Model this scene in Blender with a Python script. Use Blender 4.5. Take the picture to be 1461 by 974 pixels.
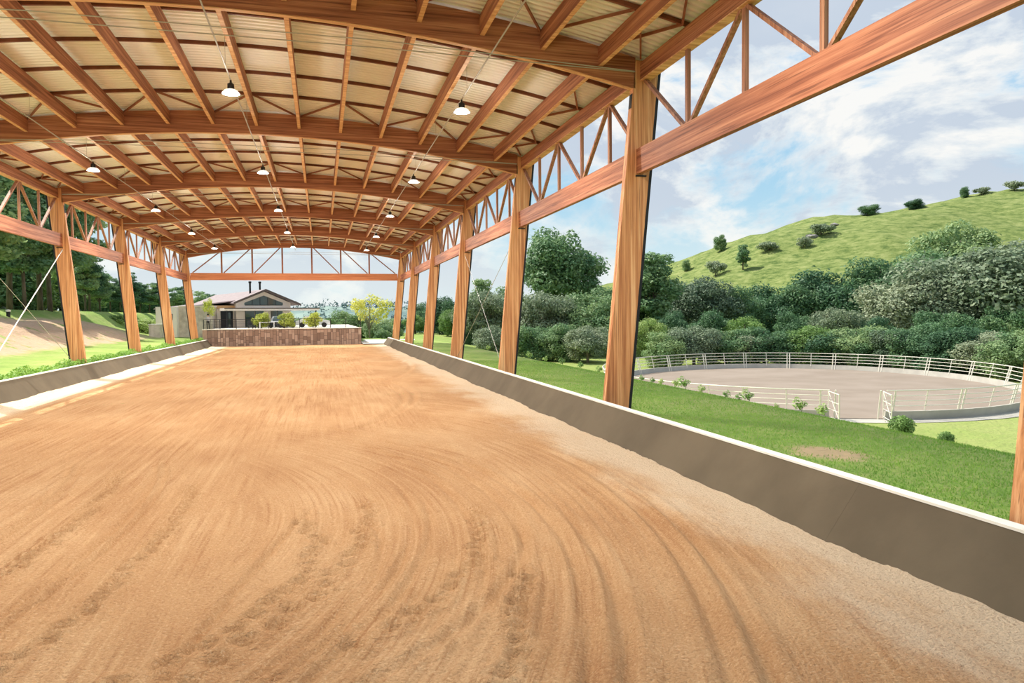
import bpy, math, random
import numpy as np
from mathutils import Matrix, Vector
random.seed(7)
scene = bpy.context.scene
col = scene.collection
for o in list(bpy.data.objects): bpy.data.objects.remove(o)

# ------------------------------------------------------------------ camera
CAM = np.array([2.399, 0.0, 3.146]); FPX = 1044.3
YAW, PIT, ROL = 0.2546, -0.0358, -0.0095
cy_, sy_ = math.cos(YAW), math.sin(YAW); cp_, sp_ = math.cos(PIT), math.sin(PIT); cr_, sr_ = math.cos(ROL), math.sin(ROL)
ROT = np.array([[cr_,0,sr_],[0,1,0],[-sr_,0,cr_]]) @ np.array([[1,0,0],[0,cp_,sp_],[0,-sp_,cp_]]) @ np.array([[cy_,-sy_,0],[sy_,cy_,0],[0,0,1]])
cam = bpy.data.objects.new('camera', bpy.data.cameras.new('camera'))
cam.data.sensor_width = 36.0; cam.data.sensor_fit = 'HORIZONTAL'
cam.data.lens = FPX/1461*36.0; cam.data.clip_end = 6000; cam.data.clip_start = 0.05
m = Matrix.Identity(4)
for i in range(3):
    m[i][0] = ROT[0][i]; m[i][1] = ROT[2][i]; m[i][2] = -ROT[1][i]; m[i][3] = CAM[i]
cam.matrix_world = m
col.objects.link(cam); scene.camera = cam

# ------------------------------------------------------------------ view, sky, sun
scene.view_settings.view_transform = 'Standard'; scene.view_settings.look = 'None'
scene.view_settings.gamma = 1.0; scene.view_settings.use_curve_mapping = False
scene.view_settings.exposure = 0.0
SKY = 1.0; SUN = 7.0; LAMP = 210.0; LAMPD = 720.0

def nt_of(idb):
    idb.use_nodes = True; nt = idb.node_tree
    for n in list(nt.nodes): nt.nodes.remove(n)
    return nt
class NT:
    """tiny helper around a node tree"""
    def __init__(s, nt): s.nt = nt
    def n(s, t, **kw):
        nd = s.nt.nodes.new(t)
        for k, v in kw.items():
            if k.startswith('_'): setattr(nd, k[1:], v)
        return nd
    def l(s, a, b): s.nt.links.new(a, b)
    def setin(s, sock, v):
        if isinstance(v, bpy.types.NodeSocket): s.l(v, sock)
        else: sock.default_value = v
    def math(s, op, a, b=None, c=None, clamp=False):
        nd = s.nt.nodes.new('ShaderNodeMath'); nd.operation = op; nd.use_clamp = clamp
        s.setin(nd.inputs[0], a)
        if b is not None: s.setin(nd.inputs[1], b)
        if c is not None: s.setin(nd.inputs[2], c)
        return nd.outputs[0]
    def vmath(s, op, a, b=None):
        nd = s.nt.nodes.new('ShaderNodeVectorMath'); nd.operation = op
        s.setin(nd.inputs[0], a)
        if b is not None: s.setin(nd.inputs[1], b)
        return nd.outputs['Value'] if op in ('LENGTH','DISTANCE','DOT_PRODUCT') else nd.outputs[0]
    def noise(s, vec, scale, detail=4, rough=.55, dist=0.0):
        nd = s.nt.nodes.new('ShaderNodeTexNoise'); s.setin(nd.inputs['Vector'], vec)
        nd.inputs['Scale'].default_value = scale; nd.inputs['Detail'].default_value = detail
        nd.inputs['Roughness'].default_value = rough; nd.inputs['Distortion'].default_value = dist
        return nd.outputs['Fac']
    def ramp(s, f, *stops):
        nd = s.nt.nodes.new('ShaderNodeValToRGB'); s.setin(nd.inputs[0], f)
        el = nd.color_ramp.elements
        while len(el) < len(stops): el.new(0.5)
        for e, (p, c) in zip(el, stops):
            e.position = p; e.color = (c[0], c[1], c[2], 1) if hasattr(c, '__len__') else (c, c, c, 1)
        return nd.outputs[0]
    def mix(s, f, a, b, mode='MIX'):
        nd = s.nt.nodes.new('ShaderNodeMix'); nd.data_type = 'RGBA'; nd.blend_type = mode
        s.setin(nd.inputs[0], f)
        for k, v in ((6, a), (7, b)):
            s.setin(nd.inputs[k], (v[0], v[1], v[2], 1) if isinstance(v, (tuple, list)) else v)
        return nd.outputs[2]
    def smooth(s, v, lo, hi):
        nd = s.nt.nodes.new('ShaderNodeMapRange'); nd.interpolation_type = 'SMOOTHSTEP'
        s.setin(nd.inputs[0], v); nd.inputs[1].default_value = lo; nd.inputs[2].default_value = hi
        return nd.outputs[0]

w = bpy.data.worlds.new('sky'); scene.world = w
T = NT(nt_of(w))
tc = T.n('ShaderNodeTexCoord').outputs['Generated']
sep = T.n('ShaderNodeSeparateXYZ'); T.l(tc, sep.inputs[0])
elev = sep.outputs['Z']
blue = T.ramp(elev, (0.0, (.66,.84,.88)), (.12, (.46,.72,.88)), (.35, (.27,.55,.86)), (1.0, (.16,.40,.76)))
sc = T.vmath('MULTIPLY', tc, (1.0, 1.0, 2.1))
warp = T.noise(T.vmath('ADD', sc, (3.1, 1.7, .3)), 1.9, 2, .5)
n1 = T.noise(T.vmath('ADD', sc, (7.3, 2.2, 5.1)), 3.6, 12, .60, .35)
n2 = T.noise(T.vmath('ADD', sc, (7.33, 2.18, 4.98)), 3.6, 12, .60, .35)
dens = T.math('ADD', T.math('MULTIPLY', n1, .75), T.math('MULTIPLY', warp, .35))
mask = T.smooth(dens, .485, .575)
relief = T.math('ADD', T.math('MULTIPLY', T.math('SUBTRACT', n2, n1), 4.6), .5)
shade = T.ramp(relief, (.25, (.60,.67,.77)), (.48, (.80,.84,.87)), (.72, (1.0,.98,.94)))
core = T.smooth(dens, .60, .72)
cloud = T.mix(T.math('MULTIPLY', core, .45), shade, (.68,.73,.80))
below = T.smooth(elev, -.02, .0)
skyc = T.mix(T.math('MULTIPLY', mask, .93), blue, cloud)
skyc = T.mix(T.math('MULTIPLY', T.smooth(elev, .17, .0), .6), skyc, (.84,.92,.90))
skyc = T.mix(below, (.32,.36,.22), skyc)
bg = T.n('ShaderNodeBackground'); T.l(skyc, bg.inputs['Color']); bg.inputs['Strength'].default_value = SKY
T.l(bg.outputs[0], T.n('ShaderNodeOutputWorld').inputs['Surface'])

sun = bpy.data.objects.new('sun', bpy.data.lights.new('sun', 'SUN'))
sun.data.energy = SUN; sun.data.angle = math.radians(.7); sun.data.color = (1.0, .95, .85)
sun.rotation_euler = Vector((.5, -.55, -1.0)).to_track_quat('-Z', 'Y').to_euler()
sun.location = (-60, 60, 90); col.objects.link(sun)

# ------------------------------------------------------------------ pixels -> rays
def ray(x, y): return ROT.T @ np.array([(x-730.5)/FPX, 1.0, (487-y)/FPX])
def at_y(x, y, Y): d = ray(x, y); return CAM + d*Y/d[1]
def at_x(x, y, X): d = ray(x, y); return CAM + d*(X-CAM[0])/d[0]
def at_z(x, y, z): d = ray(x, y); return CAM + d*(z-CAM[2])/d[2]

# ------------------------------------------------------------------ materials
def mat(name, base, rough=.8, bump=None, spec=.3, metal=0.0, trans=0.0):
    mt = bpy.data.materials.new(name); T = NT(nt_of(mt))
    b = T.n('ShaderNodeBsdfPrincipled'); b.inputs['Roughness'].default_value = rough
    b.inputs['Specular IOR Level'].default_value = spec; b.inputs['Metallic'].default_value = metal
    pos = T.n('ShaderNodeNewGeometry').outputs['Position']
    c = base(T, pos) if callable(base) else base
    T.setin(b.inputs['Base Color'], (c[0], c[1], c[2], 1) if isinstance(c, (tuple, list)) else c)
    if bump:
        h, st, ds = bump(T, pos)
        bn = T.n('ShaderNodeBump'); bn.inputs['Strength'].default_value = st; bn.inputs['Distance'].default_value = ds
        T.l(h, bn.inputs['Height']); T.l(bn.outputs[0], b.inputs['Normal'])
    out = T.n('ShaderNodeOutputMaterial')
    if trans:
        tr = T.n('ShaderNodeBsdfTranslucent'); T.setin(tr.inputs[0], (c[0], c[1], c[2], 1) if isinstance(c, (tuple, list)) else c)
        mx = T.n('ShaderNodeMixShader'); mx.inputs[0].default_value = trans
        T.l(b.outputs[0], mx.inputs[1]); T.l(tr.outputs[0], mx.inputs[2]); T.l(mx.outputs[0], out.inputs[0])
    else: T.l(b.outputs[0], out.inputs[0])
    return mt
def noisy(c1, c2, scale, stretch=(1,1,1), detail=4, lo=.35, hi=.65):
    def f(T, pos):
        return T.ramp(T.noise(T.vmath('MULTIPLY', pos, stretch), scale, detail), (lo, c1), (hi, c2))
    return f
def wood(axis, c1, c2, c3):
    st = [11.0, 11.0, 11.0]; st[axis] = .22
    def f(T, pos):
        s = T.vmath('MULTIPLY', pos, tuple(st))
        a = T.noise(s, 1.0, 5, .65); b = T.noise(s, 2.6, 3, .5)
        base = T.ramp(a, (.34, c1), (.50, c2), (.64, c3))
        dark = T.smooth(b, .56, .70)
        return T.mix(T.math('MULTIPLY', dark, .7), base, (c1[0]*.55, c1[1]*.5, c1[2]*.5))
    def bmp(T, pos):
        return T.noise(T.vmath('MULTIPLY', pos, tuple(st)), 2.5, 4, .6), .25, .01
    return f, bmp
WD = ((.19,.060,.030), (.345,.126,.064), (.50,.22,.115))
WOOD = []
for ax, nm in enumerate('xyz'):
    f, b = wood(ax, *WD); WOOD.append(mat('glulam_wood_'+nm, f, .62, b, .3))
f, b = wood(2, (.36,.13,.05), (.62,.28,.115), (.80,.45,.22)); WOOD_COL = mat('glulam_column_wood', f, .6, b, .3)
PURLIN = mat('dark_red_purlin_steel', noisy((.13,.038,.018), (.20,.065,.03), 3), .55)
BRACE = mat('red_brown_brace_timber', noisy((.24,.085,.045), (.33,.13,.07), 3), .6)
SHEET = mat('cream_roof_sheet', noisy((.86,.84,.75), (.90,.88,.80), .6, (1,1,1)), .45, None, .4)
BLACK = mat('black_flashing', (.012,.012,.014), .5)
STEEL = mat('grey_cable_steel', (.42,.40,.36), .45, None, .5, .3)
CABLEW = mat('pale_cable', (.70,.66,.60), .5)
PIPE = mat('grey_conduit', (.36,.33,.28), .5)
CONC = mat('kick_wall_render', noisy((.088,.067,.040), (.118,.091,.056), .7, (1,1,1), 6), .85,
           lambda T, p: (T.noise(p, 14, 5, .6), .15, .01))
CAPM = mat('pale_wall_cap', noisy((.74,.72,.64), (.82,.80,.72), 4), .8)
def dirt_col(T, p):
    sp = T.n('ShaderNodeSeparateXYZ'); T.l(p, sp.inputs[0]); X, Y = sp.outputs['X'], sp.outputs['Y']
    big = T.noise(T.vmath('MULTIPLY', p, (1, .4, 1)), .6, 5, .6)
    base = T.ramp(big, (.32, (.43,.23,.105)), (.50, (.505,.29,.138)), (.68, (.57,.352,.182)))
    def streaks(cx, cyy, fr):
        c = T.n('ShaderNodeCombineXYZ')
        if cx is None: r = X
        else: r = T.vmath('DISTANCE', T.vmath('MULTIPLY', p, (1,1,0)), (cx, cyy, 0.0))
        T.l(T.math('MULTIPLY', r, fr), c.inputs[0]); T.l(T.math('MULTIPLY', Y, .22), c.inputs[1])
        return T.noise(c.outputs[0], 1.0, 5, .68)
    s1, s2, s3 = streaks(-7.5, 11.8, 14.0), streaks(-12.9, 13.4, 13.0), streaks(None, 0, 9.0)
    wob = T.math('ADD', X, T.math('MULTIPLY', T.noise(p, .5, 2, .5), 2.0))
    k1, k2 = T.smooth(wob, 1.2, 3.0), T.smooth(wob, 5.8, 7.2)
    far = T.smooth(Y, 17.0, 24.0)
    def mixf(f, a, b): return T.math('ADD', T.math('MULTIPLY', a, T.math('SUBTRACT', 1.0, f)), T.math('MULTIPLY', b, f))
    st = mixf(far, mixf(k2, mixf(k1, s3, s1), s2), mixf(k2, s3, s2))
    patch = T.smooth(T.noise(T.vmath('ADD', p, (4,9,0)), .42, 3, .5), .36, .58)
    dk = T.math('MULTIPLY', T.smooth(st, .50, .66), T.math('ADD', .15, T.math('MULTIPLY', patch, .45)))
    base = T.mix(dk, base, (.33,.145,.055))  # moist-soil streaks that also paint in the shading of the raked grooves
    base = T.mix(T.math('MULTIPLY', T.smooth(st, .50, .34), .30), base, (.70,.46,.25))
    edge = T.math('ADD', X, T.math('MULTIPLY', T.noise(T.vmath('MULTIPLY', p, (1,.45,1)), .9, 5, .65), 3.0))
    base = T.mix(T.math('MULTIPLY', T.smooth(edge, 8.7, 10.4), .85), base, (.68,.55,.39))
    base = T.mix(T.math('MULTIPLY', T.smooth(T.math('MULTIPLY', X, -1.0), 7.2, 8.2), .8), base, (.80,.70,.52))  # pale sand kept to the sun strip, painting its brightness into the colour
    fine = T.noise(p, 30, 6, .78)
    base = T.mix(T.math('MULTIPLY', T.smooth(fine, .50, .66), .55), base, (.25,.11,.045))
    base = T.mix(T.math('MULTIPLY', T.smooth(fine, .47, .35), .42), base, (.80,.58,.36))
    return base
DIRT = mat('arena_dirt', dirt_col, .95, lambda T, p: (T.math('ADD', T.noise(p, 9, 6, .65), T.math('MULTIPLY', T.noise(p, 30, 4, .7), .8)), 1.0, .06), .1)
PATX, PATY = 12.2, 12.6
def grass_col(T, p):
    n = T.noise(p, .22, 6, .65); f = T.noise(p, 2.6, 5, .7)
    g = T.ramp(n, (.32, (.17,.29,.06)), (.50, (.25,.36,.085)), (.68, (.36,.40,.15)))
    g = T.mix(T.smooth(f, .42, .62), g, T.mix(.4, g, (.36,.36,.14)))
    sp = T.n('ShaderNodeSeparateXYZ'); T.l(p, sp.inputs[0]); X, Y, Z = sp.outputs
    # worn soil on the cut bank at the left, a worn patch on the near lawn, a cut track on the hill
    wob = T.math('MULTIPLY', T.noise(p, .35, 4, .6), 3.0)
    b1 = T.math('MULTIPLY', T.smooth(T.math('ADD', X, wob), -15.0, -13.8), -1.0)
    band = T.math('MULTIPLY', T.math('ADD', b1, 1.0), T.smooth(T.math('ADD', X, wob), -23.0, -21.2))
    band = T.math('MULTIPLY', band, T.math('MULTIPLY', T.smooth(Y, 98.0, 80.0), T.smooth(T.noise(p, .9, 5, .6), .30, .46)))
    g = T.mix(band, g, T.mix(f, (.44,.28,.18), (.62,.46,.32)))
    d = T.vmath('DISTANCE', T.vmath('MULTIPLY', p, (1.0, .8, 0)), (PATX, PATY*.8, 0.0))
    g = T.mix(T.math('MULTIPLY', T.smooth(T.math('ADD', d, T.math('MULTIPLY', f, 1.0)), 1.35, .95), .9), g, (.50,.36,.22))
    hi = T.smooth(Z, 6.0, 14.0)
    hc = T.ramp(T.noise(T.vmath('MULTIPLY', p, (1,1,3)), .20, 8, .78), (.38, (.075,.12,.03)), (.5, (.175,.22,.065)), (.62, (.27,.295,.11)))
    g = T.mix(hi, g, hc)
    me = T.smooth(X, 19.0, 25.0)
    return T.mix(T.math('MULTIPLY', me, T.math('SUBTRACT', .55, T.math('MULTIPLY', hi, .55))), g, (.27,.30,.10))
GRASS = mat('lawn_grass', grass_col, .95, lambda T, p: (T.math('ADD', T.noise(p, 3.5, 5, .7), T.math('MULTIPLY', T.noise(p, .5, 5, .7), 4.0)), .8, .12), .1)
def leafmat(name, c1, c2, c3, trans=.22):
    def f(T, p):
        oi = T.n('ShaderNodeObjectInfo').outputs['Random']
        n = T.noise(p, .55, 5, .7)
        a = T.ramp(T.math('ADD', T.math('MULTIPLY', n, .66), T.math('MULTIPLY', oi, .34)), (.30, c1), (.50, c2), (.72, c3))
        return a
    return mat(name, f, .6, None, .35, 0, trans)
LEAF_D = leafmat('forest_leaves', (.065,.15,.075), (.14,.26,.115), (.38,.48,.21), .34)
LEAF_G = leafmat('grey_green_leaves', (.12,.185,.115), (.225,.29,.175), (.44,.475,.31), .3)
LEAF_Y = leafmat('yellow_green_leaves', (.34,.40,.06), (.56,.60,.11), (.78,.74,.22), .4)
LEAF_B = leafmat('bright_green_leaves', (.13,.23,.07), (.22,.36,.10), (.42,.52,.18), .35)
PINE = leafmat('pine_needles', (.085,.18,.10), (.16,.29,.14), (.38,.50,.22), .4)
FAR = leafmat('hazed_forest_leaves', (.09,.155,.16), (.15,.225,.215), (.27,.34,.28), .1)  # distance haze mixed into the leaf colour as a blue cast
BARK = mat('grey_brown_bark', noisy((.075,.06,.045), (.16,.13,.10), 3, (1,1,.3)), .9)
BARKP = mat('pale_bark', noisy((.22,.19,.15), (.36,.32,.25), 3, (1,1,.3)), .9)
SAND = mat('pale_pen_sand', noisy((.26,.21,.168), (.305,.25,.205), .35, (1,1,1), 6), .95, lambda T, p: (T.noise(p, 6, 5, .7), .5, .05), .1)
CURB = mat('pale_pen_concrete', noisy((.40,.375,.33), (.47,.445,.39), 1.2), .85)
PENST = mat('off_white_pen_steel', (.74,.70,.60), .5)
PENDK = mat('weathered_pen_steel', (.33,.26,.19), .6)
def stone_col(T, p):
    ri = T.n('ShaderNodeNewGeometry').outputs['Random Per Island']
    return T.ramp(T.math('ADD', T.math('MULTIPLY', ri, .75), T.math('MULTIPLY', T.noise(p, 3, 4, .6), .25)), (.1, (.19,.125,.095)), (.5, (.31,.215,.165)), (.9, (.44,.325,.255)))
STONE = mat('brown_ledge_stone', stone_col, .9, lambda T, p: (T.noise(p, 7, 4, .6), .5, .03))
STONEB = mat('pale_rubble_stone', noisy((.50,.42,.34), (.74,.64,.53), 1.6, (1,1,1), 5), .9, lambda T, p: (T.noise(p, 6, 4, .6), .5, .03))
PLAST = mat('beige_plaster', (.84,.76,.68), .85)
PLASTW = mat('cream_plaster', (.88,.80,.68), .85)
ROOFM = mat('mauve_grey_roof_tiles', noisy((.26,.20,.20), (.34,.27,.27), 2), .7)
FASC = mat('dark_fascia', (.10,.075,.065), .6)
SOFF = mat('warm_timber_soffit', (.62,.36,.16), .7)
GLASS = mat('dark_window_glass', (.045,.075,.07), .08, None, .8)
FRAMEK = mat('dark_window_frame', (.02,.025,.03), .5)
RAIL = mat('black_railing_steel', (.018,.018,.02), .5)
PAVE = mat('pale_terrace_paving', noisy((.66,.60,.50), (.74,.68,.58), 1.0), .9)

# ------------------------------------------------------------------ mesh helpers
class MB:
    def __init__(s): s.v = []; s.f = []
    def add(s, v, f):
        o = len(s.v); s.v += [tuple(map(float, q)) for q in v]; s.f += [tuple(i+o for i in q) for q in f]; return s
    def hexa(s, p):   # 8 points: bottom quad ccw, top quad ccw
        return s.add(p, [(3,2,1,0), (4,5,6,7), (0,1,5,4), (1,2,6,5), (2,3,7,6), (3,0,4,7)])
    def box(s, x0, x1, y0, y1, z0, z1):
        return s.hexa([(x0,y0,z0),(x1,y0,z0),(x1,y1,z0),(x0,y1,z0),(x0,y0,z1),(x1,y0,z1),(x1,y1,z1),(x0,y1,z1)])
    def bar(s, a, b, w, h, up=(0,0,1)):   # box beam from a to b, w across, h along 'up'
        a = np.array(a, float); b = np.array(b, float); d = b-a; d /= np.linalg.norm(d)
        u = np.array(up, float); u = u-d*(u@d)
        if np.linalg.norm(u) < 1e-6: u = np.array((0,1.,0)); u = u-d*(u@d)
        u /= np.linalg.norm(u); r = np.cross(d, u); w /= 2; h /= 2
        return s.hexa([a-r*w-u*h, a+r*w-u*h, b+r*w-u*h, b-r*w-u*h, a-r*w+u*h, a+r*w+u*h, b+r*w+u*h, b-r*w+u*h])
    def tube(s, pts, rad, n=8, caps=True):
        pts = [np.array(p, float) for p in pts]; rad = rad if hasattr(rad, '__len__') else [rad]*len(pts)
        o = len(s.v); ref = np.array((.12, .07, 1.0))
        for i, p in enumerate(pts):
            d = pts[min(i+1, len(pts)-1)]-pts[max(i-1, 0)]; d = d/np.linalg.norm(d)
            e = ref if abs(d[2]) < .9 else np.array((1., .1, 0))
            a = np.cross(d, e); a /= np.linalg.norm(a); b = np.cross(d, a)
            for k in range(n):
                t = 2*math.pi*k/n; s.v.append(tuple(p+(a*math.cos(t)+b*math.sin(t))*rad[i]))
        for i in range(len(pts)-1):
            for k in range(n):
                s.f.append((o+i*n+k, o+i*n+(k+1) % n, o+(i+1)*n+(k+1) % n, o+(i+1)*n+k))
        if caps:
            s.f.append(tuple(o+k for k in range(n))[::-1]); s.f.append(tuple(o+(len(pts)-1)*n+k for k in range(n)))
        return s
    def lathe(s, prof, n=20, c=(0,0,0)):
        o = len(s.v)
        for r, z in prof:
            for k in range(n):
                t = 2*math.pi*k/n; s.v.append((c[0]+r*math.cos(t), c[1]+r*math.sin(t), c[2]+z))
        for i in range(len(prof)-1):
            for k in range(n): s.f.append((o+i*n+k, o+i*n+(k+1) % n, o+(i+1)*n+(k+1) % n, o+(i+1)*n+k))
        return s
    def mesh(s, name):
        me = bpy.data.meshes.new(name); me.from_pydata(s.v, [], s.f); me.update(); return me
    def build(s, name, material, parent=None, smooth=False, loc=None):
        return obj(name, s.mesh(name), material, parent, smooth, loc)
def obj(name, me, material, parent=None, smooth=False, loc=None):
    if material is not None and not me.materials: me.materials.append(material)
    if smooth: me.polygons.foreach_set('use_smooth', [True]*len(me.polygons))
    o = bpy.data.objects.new(name, me); col.objects.link(o)
    if parent: o.parent = parent
    if loc is not None: o.location = loc
    return o
def quads(name, V, nq, k=4):
    me = bpy.data.meshes.new(name); V = np.asarray(V, np.float32).reshape(-1, 3)
    me.vertices.add(len(V)); me.vertices.foreach_set('co', V.ravel())
    me.loops.add(nq*k); me.loops.foreach_set('vertex_index', np.arange(nq*k, dtype=np.int32))
    me.polygons.add(nq); me.polygons.foreach_set('loop_start', np.arange(0, nq*k, k, dtype=np.int32))
    me.update(calc_edges=True); me.validate(); return me
def gridmesh(name, P):     # P: (ny,nx,3)
    ny, nx = P.shape[:2]; me = bpy.data.meshes.new(name)
    i = np.arange(ny*nx).reshape(ny, nx)
    q = np.stack([i[:-1,:-1], i[:-1,1:], i[1:,1:], i[1:,:-1]], -1).reshape(-1, 4)
    me.vertices.add(ny*nx); me.vertices.foreach_set('co', P.astype(np.float32).ravel())
    me.loops.add(q.size); me.loops.foreach_set('vertex_index', q.astype(np.int32).ravel())
    me.polygons.add(len(q)); me.polygons.foreach_set('loop_start', np.arange(0, q.size, 4, dtype=np.int32))
    me.update(calc_edges=True); return me
def empty(name, loc=(0,0,0), rz=0):
    o = bpy.data.objects.new(name, None); col.objects.link(o); o.location = loc; o.rotation_euler = (0,0,rz); o.empty_display_size = .3
    return o
def tag(o, label, cat, group=None, kind=None):
    o['label'] = label
    if cat: o['category'] = cat
    if group: o['group'] = group
    if kind: o['kind'] = kind
    return o
def struct(o, label=None):
    o['kind'] = 'structure'
    if label: o['label'] = label
    return o
def copy_tree(o, parent=None):
    c = o.copy(); col.objects.link(c); c.parent = parent
    for ch in list(o.children): copy_tree(ch, c)
    return c
def sst(x, a, b):
    t = np.clip((np.asarray(x, float)-a)/(b-a), 0, 1); return t*t*(3-2*t)

# ------------------------------------------------------------------ building data
BAY = 12.659; Y1 = 19.124
FR = [Y1+BAY*(k-1) for k in range(7)]          # frames, nearest first
LEAN = .0998
def colx(z): return 10.0+LEAN*z
AE, AR, AD = 10.95, 1.20, .85                  # arch half span, rise, depth
ARAD = (AE**2+AR**2)/(2*AR)
def arch_z(x): return 9.45+AR-ARAD+math.sqrt(ARAD**2-x*x)
RIDX = 'nearest second third fourth fifth sixth farthest'.split()

# ------------------------------------------------------------------ ground
def H(X, Y):
    X = np.asarray(X, float); Y = np.asarray(Y, float)
    right = .38-.03*np.clip(X-10, 0, 6)-2.49*sst(X, 15.6, 23.0)
    left = .62+.06*np.clip(-X-10.5, 0, 5)+2.15*sst(-X, 15.0, 21.5)+1.1*sst(-X, 22.5, 26.5)+.4*sst(-X, 27, 45)
    left = left-1.3*sst(Y, 80, 100)*sst(-X, 15, 21)*(1-sst(-X, 21.5, 26))
    z = np.where(X > 0, right, left)
    yb = sst(Y, 88.5, 91)
    z = np.where(X > 9, right*(1-yb*.6), z)
    z = np.where((np.abs(X) <= 10.15) & (Y > 88.4), np.where(X < 6.9, 1.3*yb, .2*yb), z)
    z = z*(1-sst(Y, 100, 125)*(X > 0)*(X < 60))-2.3*sst(Y, 100, 125)*(X > 0)*(X < 14)
    z = z-14*sst(Y, 135, 330)*sst(-X, -110, -60)
    inside = (np.abs(X) < 10.15) & (Y < 88.4)
    z = np.where(inside, -.35, z)
    ridge = np.interp(X, [95,120,155,183,205,228,263,288,313,353,420,520], [0,7,19.6,33.5,41,47.6,51.5,55.2,60,67,72,70])
    und = .9*np.sin(X*.13+Y*.05)+.7*np.sin(X*.07-Y*.11)
    prof = sst(Y, 95, 300)**1.15
    z = z+(ridge+und*sst(ridge, 3, 20))*np.where(Y <= 300, prof, 1-.35*sst(Y, 300, 480))
    return z
def hit(px, py, tmax=900):
    d = ray(px, py); d = d/np.linalg.norm(d); t = np.arange(4, tmax, .25)
    P = CAM+t[:, None]*d; k = np.argmax(P[:, 2] < H(P[:, 0], P[:, 1]))
    return P[k] if k > 0 else None
xs = np.unique(np.concatenate([np.arange(-220,-40,9), np.arange(-40,-10,1.0), [-10.16,-10.14], np.linspace(-10,10,9), [10.14,10.16], np.arange(10.4,26,.5), np.arange(26,100,3), np.arange(100,530,6)]))
ys = np.unique(np.concatenate([np.arange(-40,4,5), np.arange(4,80,1.5), np.arange(80,104,.5), np.arange(104,200,4), np.arange(200,500,7)]))
GX, GY = np.meshgrid(xs, ys); GZ = H(GX, GY)
rng = np.random.default_rng(3)
far_amt = sst(GX, 100, 160)
GZ = GZ+far_amt*rng.normal(0, .35, GZ.shape)
ground = obj('ground_lawn', gridmesh('ground_lawn', np.stack([GX,GY,GZ], -1)), GRASS, None, True)
struct(ground, 'green lawn, meadow and grassy hillside around the arena')

# arena floor with raked and wheel-cut relief
def floor_patch(xa, ya):
    FX, FY = np.meshgrid(xa, ya); rg = np.random.default_rng(5); tau = 2*np.pi
    def D(cx, cyy): return np.hypot(FX-cx, FY-cyy)
    def pn(a, b, c): return .5+.25*np.sin(FX*a+FY*b+c)+.25*np.sin(FX*b*1.7-FY*a*.8+c*2)
    z = .012*np.sin(FX*1.1+.4*FY)*np.sin(FY*.5)+.01*np.sin(FX*.6-FY*.23+1)
    near = 1-sst(FY, 20, 28)
    ra = D(-7.5, 11.8); ma = sst(ra, 9.0, 9.8)*(1-sst(ra, 13.6, 14.4))*near
    z += ma*.016*np.sin(tau*ra/.18)*pn(.8, .5, 1)
    rb = D(-12.9, 13.4); mb = sst(rb, 18.4, 19)*(1-sst(rb, 21.2, 21.9))*near
    z += mb*.016*np.sin(tau*rb/.19)*pn(.6, .7, 3)
    z += .012*np.sin(tau*FX/.2)*sst(-FX, -2.5, -.5)*pn(.4, .3, 2)
    def rut(cx, cyy, r, dp, wd, y0, y1):
        d = D(cx, cyy)-r; m = sst(FY, y0, y0+1.2)*(1-sst(FY, y1-1.2, y1))
        return m*(-dp*np.exp(-(d/wd)**2)+.7*dp*np.exp(-((d-1.9*wd)/wd)**2)+.5*dp*np.exp(-((d+1.9*wd)/wd)**2))
    for a in ((-1.26,11.53,6.59,.045,.07,5,12), (-6.2,12.28,9.99,.035,.06,5,14), (-6.2,12.28,10.25,.03,.06,5,13), (-2.44,10.33,5.6,.035,.06,5,12),
              (-9.05,11.63,14.8,.05,.08,2,16), (-9.05,11.63,15.15,.045,.08,2,11), (-12.86,13.86,20.4,.055,.09,2,18), (-12.86,13.86,20.75,.04,.08,4,12),
              (-13.14,11.76,17.7,.04,.07,8,20), (-13.1,11.8,18.3,.03,.07,9,22), (-22.6,12.6,21.98,.05,.05,7.5,18), (-22.6,12.6,22.16,.05,.05,7.5,18),
              (-22.6,12.6,20.35,.045,.05,8.5,18), (-22.6,12.6,20.52,.045,.05,8.5,18), (60,-2.5,59.68,.05,.05,5,13),
              (-13,30,18.5,.05,.12,22,40), (-14,31,20.0,.05,.12,20,42), (-30,50,38,.05,.15,35,75), (12,55,12.5,.05,.15,46,72), (14,60,17,.05,.15,48,80)):
        z += rut(*a)
    if ya[-1] < 40:
        for cx0, cy0, r0, y0, y1, step in ((-2.44,10.33,4.7,6.5,12,.30), (-1.26,11.53,6.0,7,12,.32), (-6.2,12.28,9.3,6,13,.34), (-22.6,12.6,22.75,7,15,.33), (-22.6,12.6,21.3,9,17,.3), (-9.05,11.63,14.1,4,9,.3)):
            n = int((y1-y0)/step)
            for i in range(n):
                ang = math.asin(max(-1, min(1, (y0+i*step-cy0)/r0))); rr = r0+rg.normal(0, .05)
                for cx, cyy in ((cx0+rr*math.cos(ang), cy0+rr*math.sin(ang)),):
                    i0 = np.searchsorted(ya, cyy-.45); i1 = np.searchsorted(ya, cyy+.45); j0 = np.searchsorted(xa, cx-.45); j1 = np.searchsorted(xa, cx+.45)
                    if i1 > i0 and j1 > j0:
                        q = ((FX[i0:i1,j0:j1]-cx)/.11)**2+((FY[i0:i1,j0:j1]-cyy)/.10)**2
                        z[i0:i1,j0:j1] -= .075*np.exp(-q)-.045*np.exp(-(np.sqrt(q)-1.5)**2*3)
        z += .006*rg.normal(size=z.shape)*pn(1.1, .7, 5)
    bank = .045*sst(np.abs(FX), 8.7, 9.25)*(.4+.6*np.sin(FY*.9)*np.sin(FY*.37+2)+.3*np.sin(FY*4.1)*np.sin(FY*2.3))
    return np.stack([FX, FY, z+bank], -1)
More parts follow.
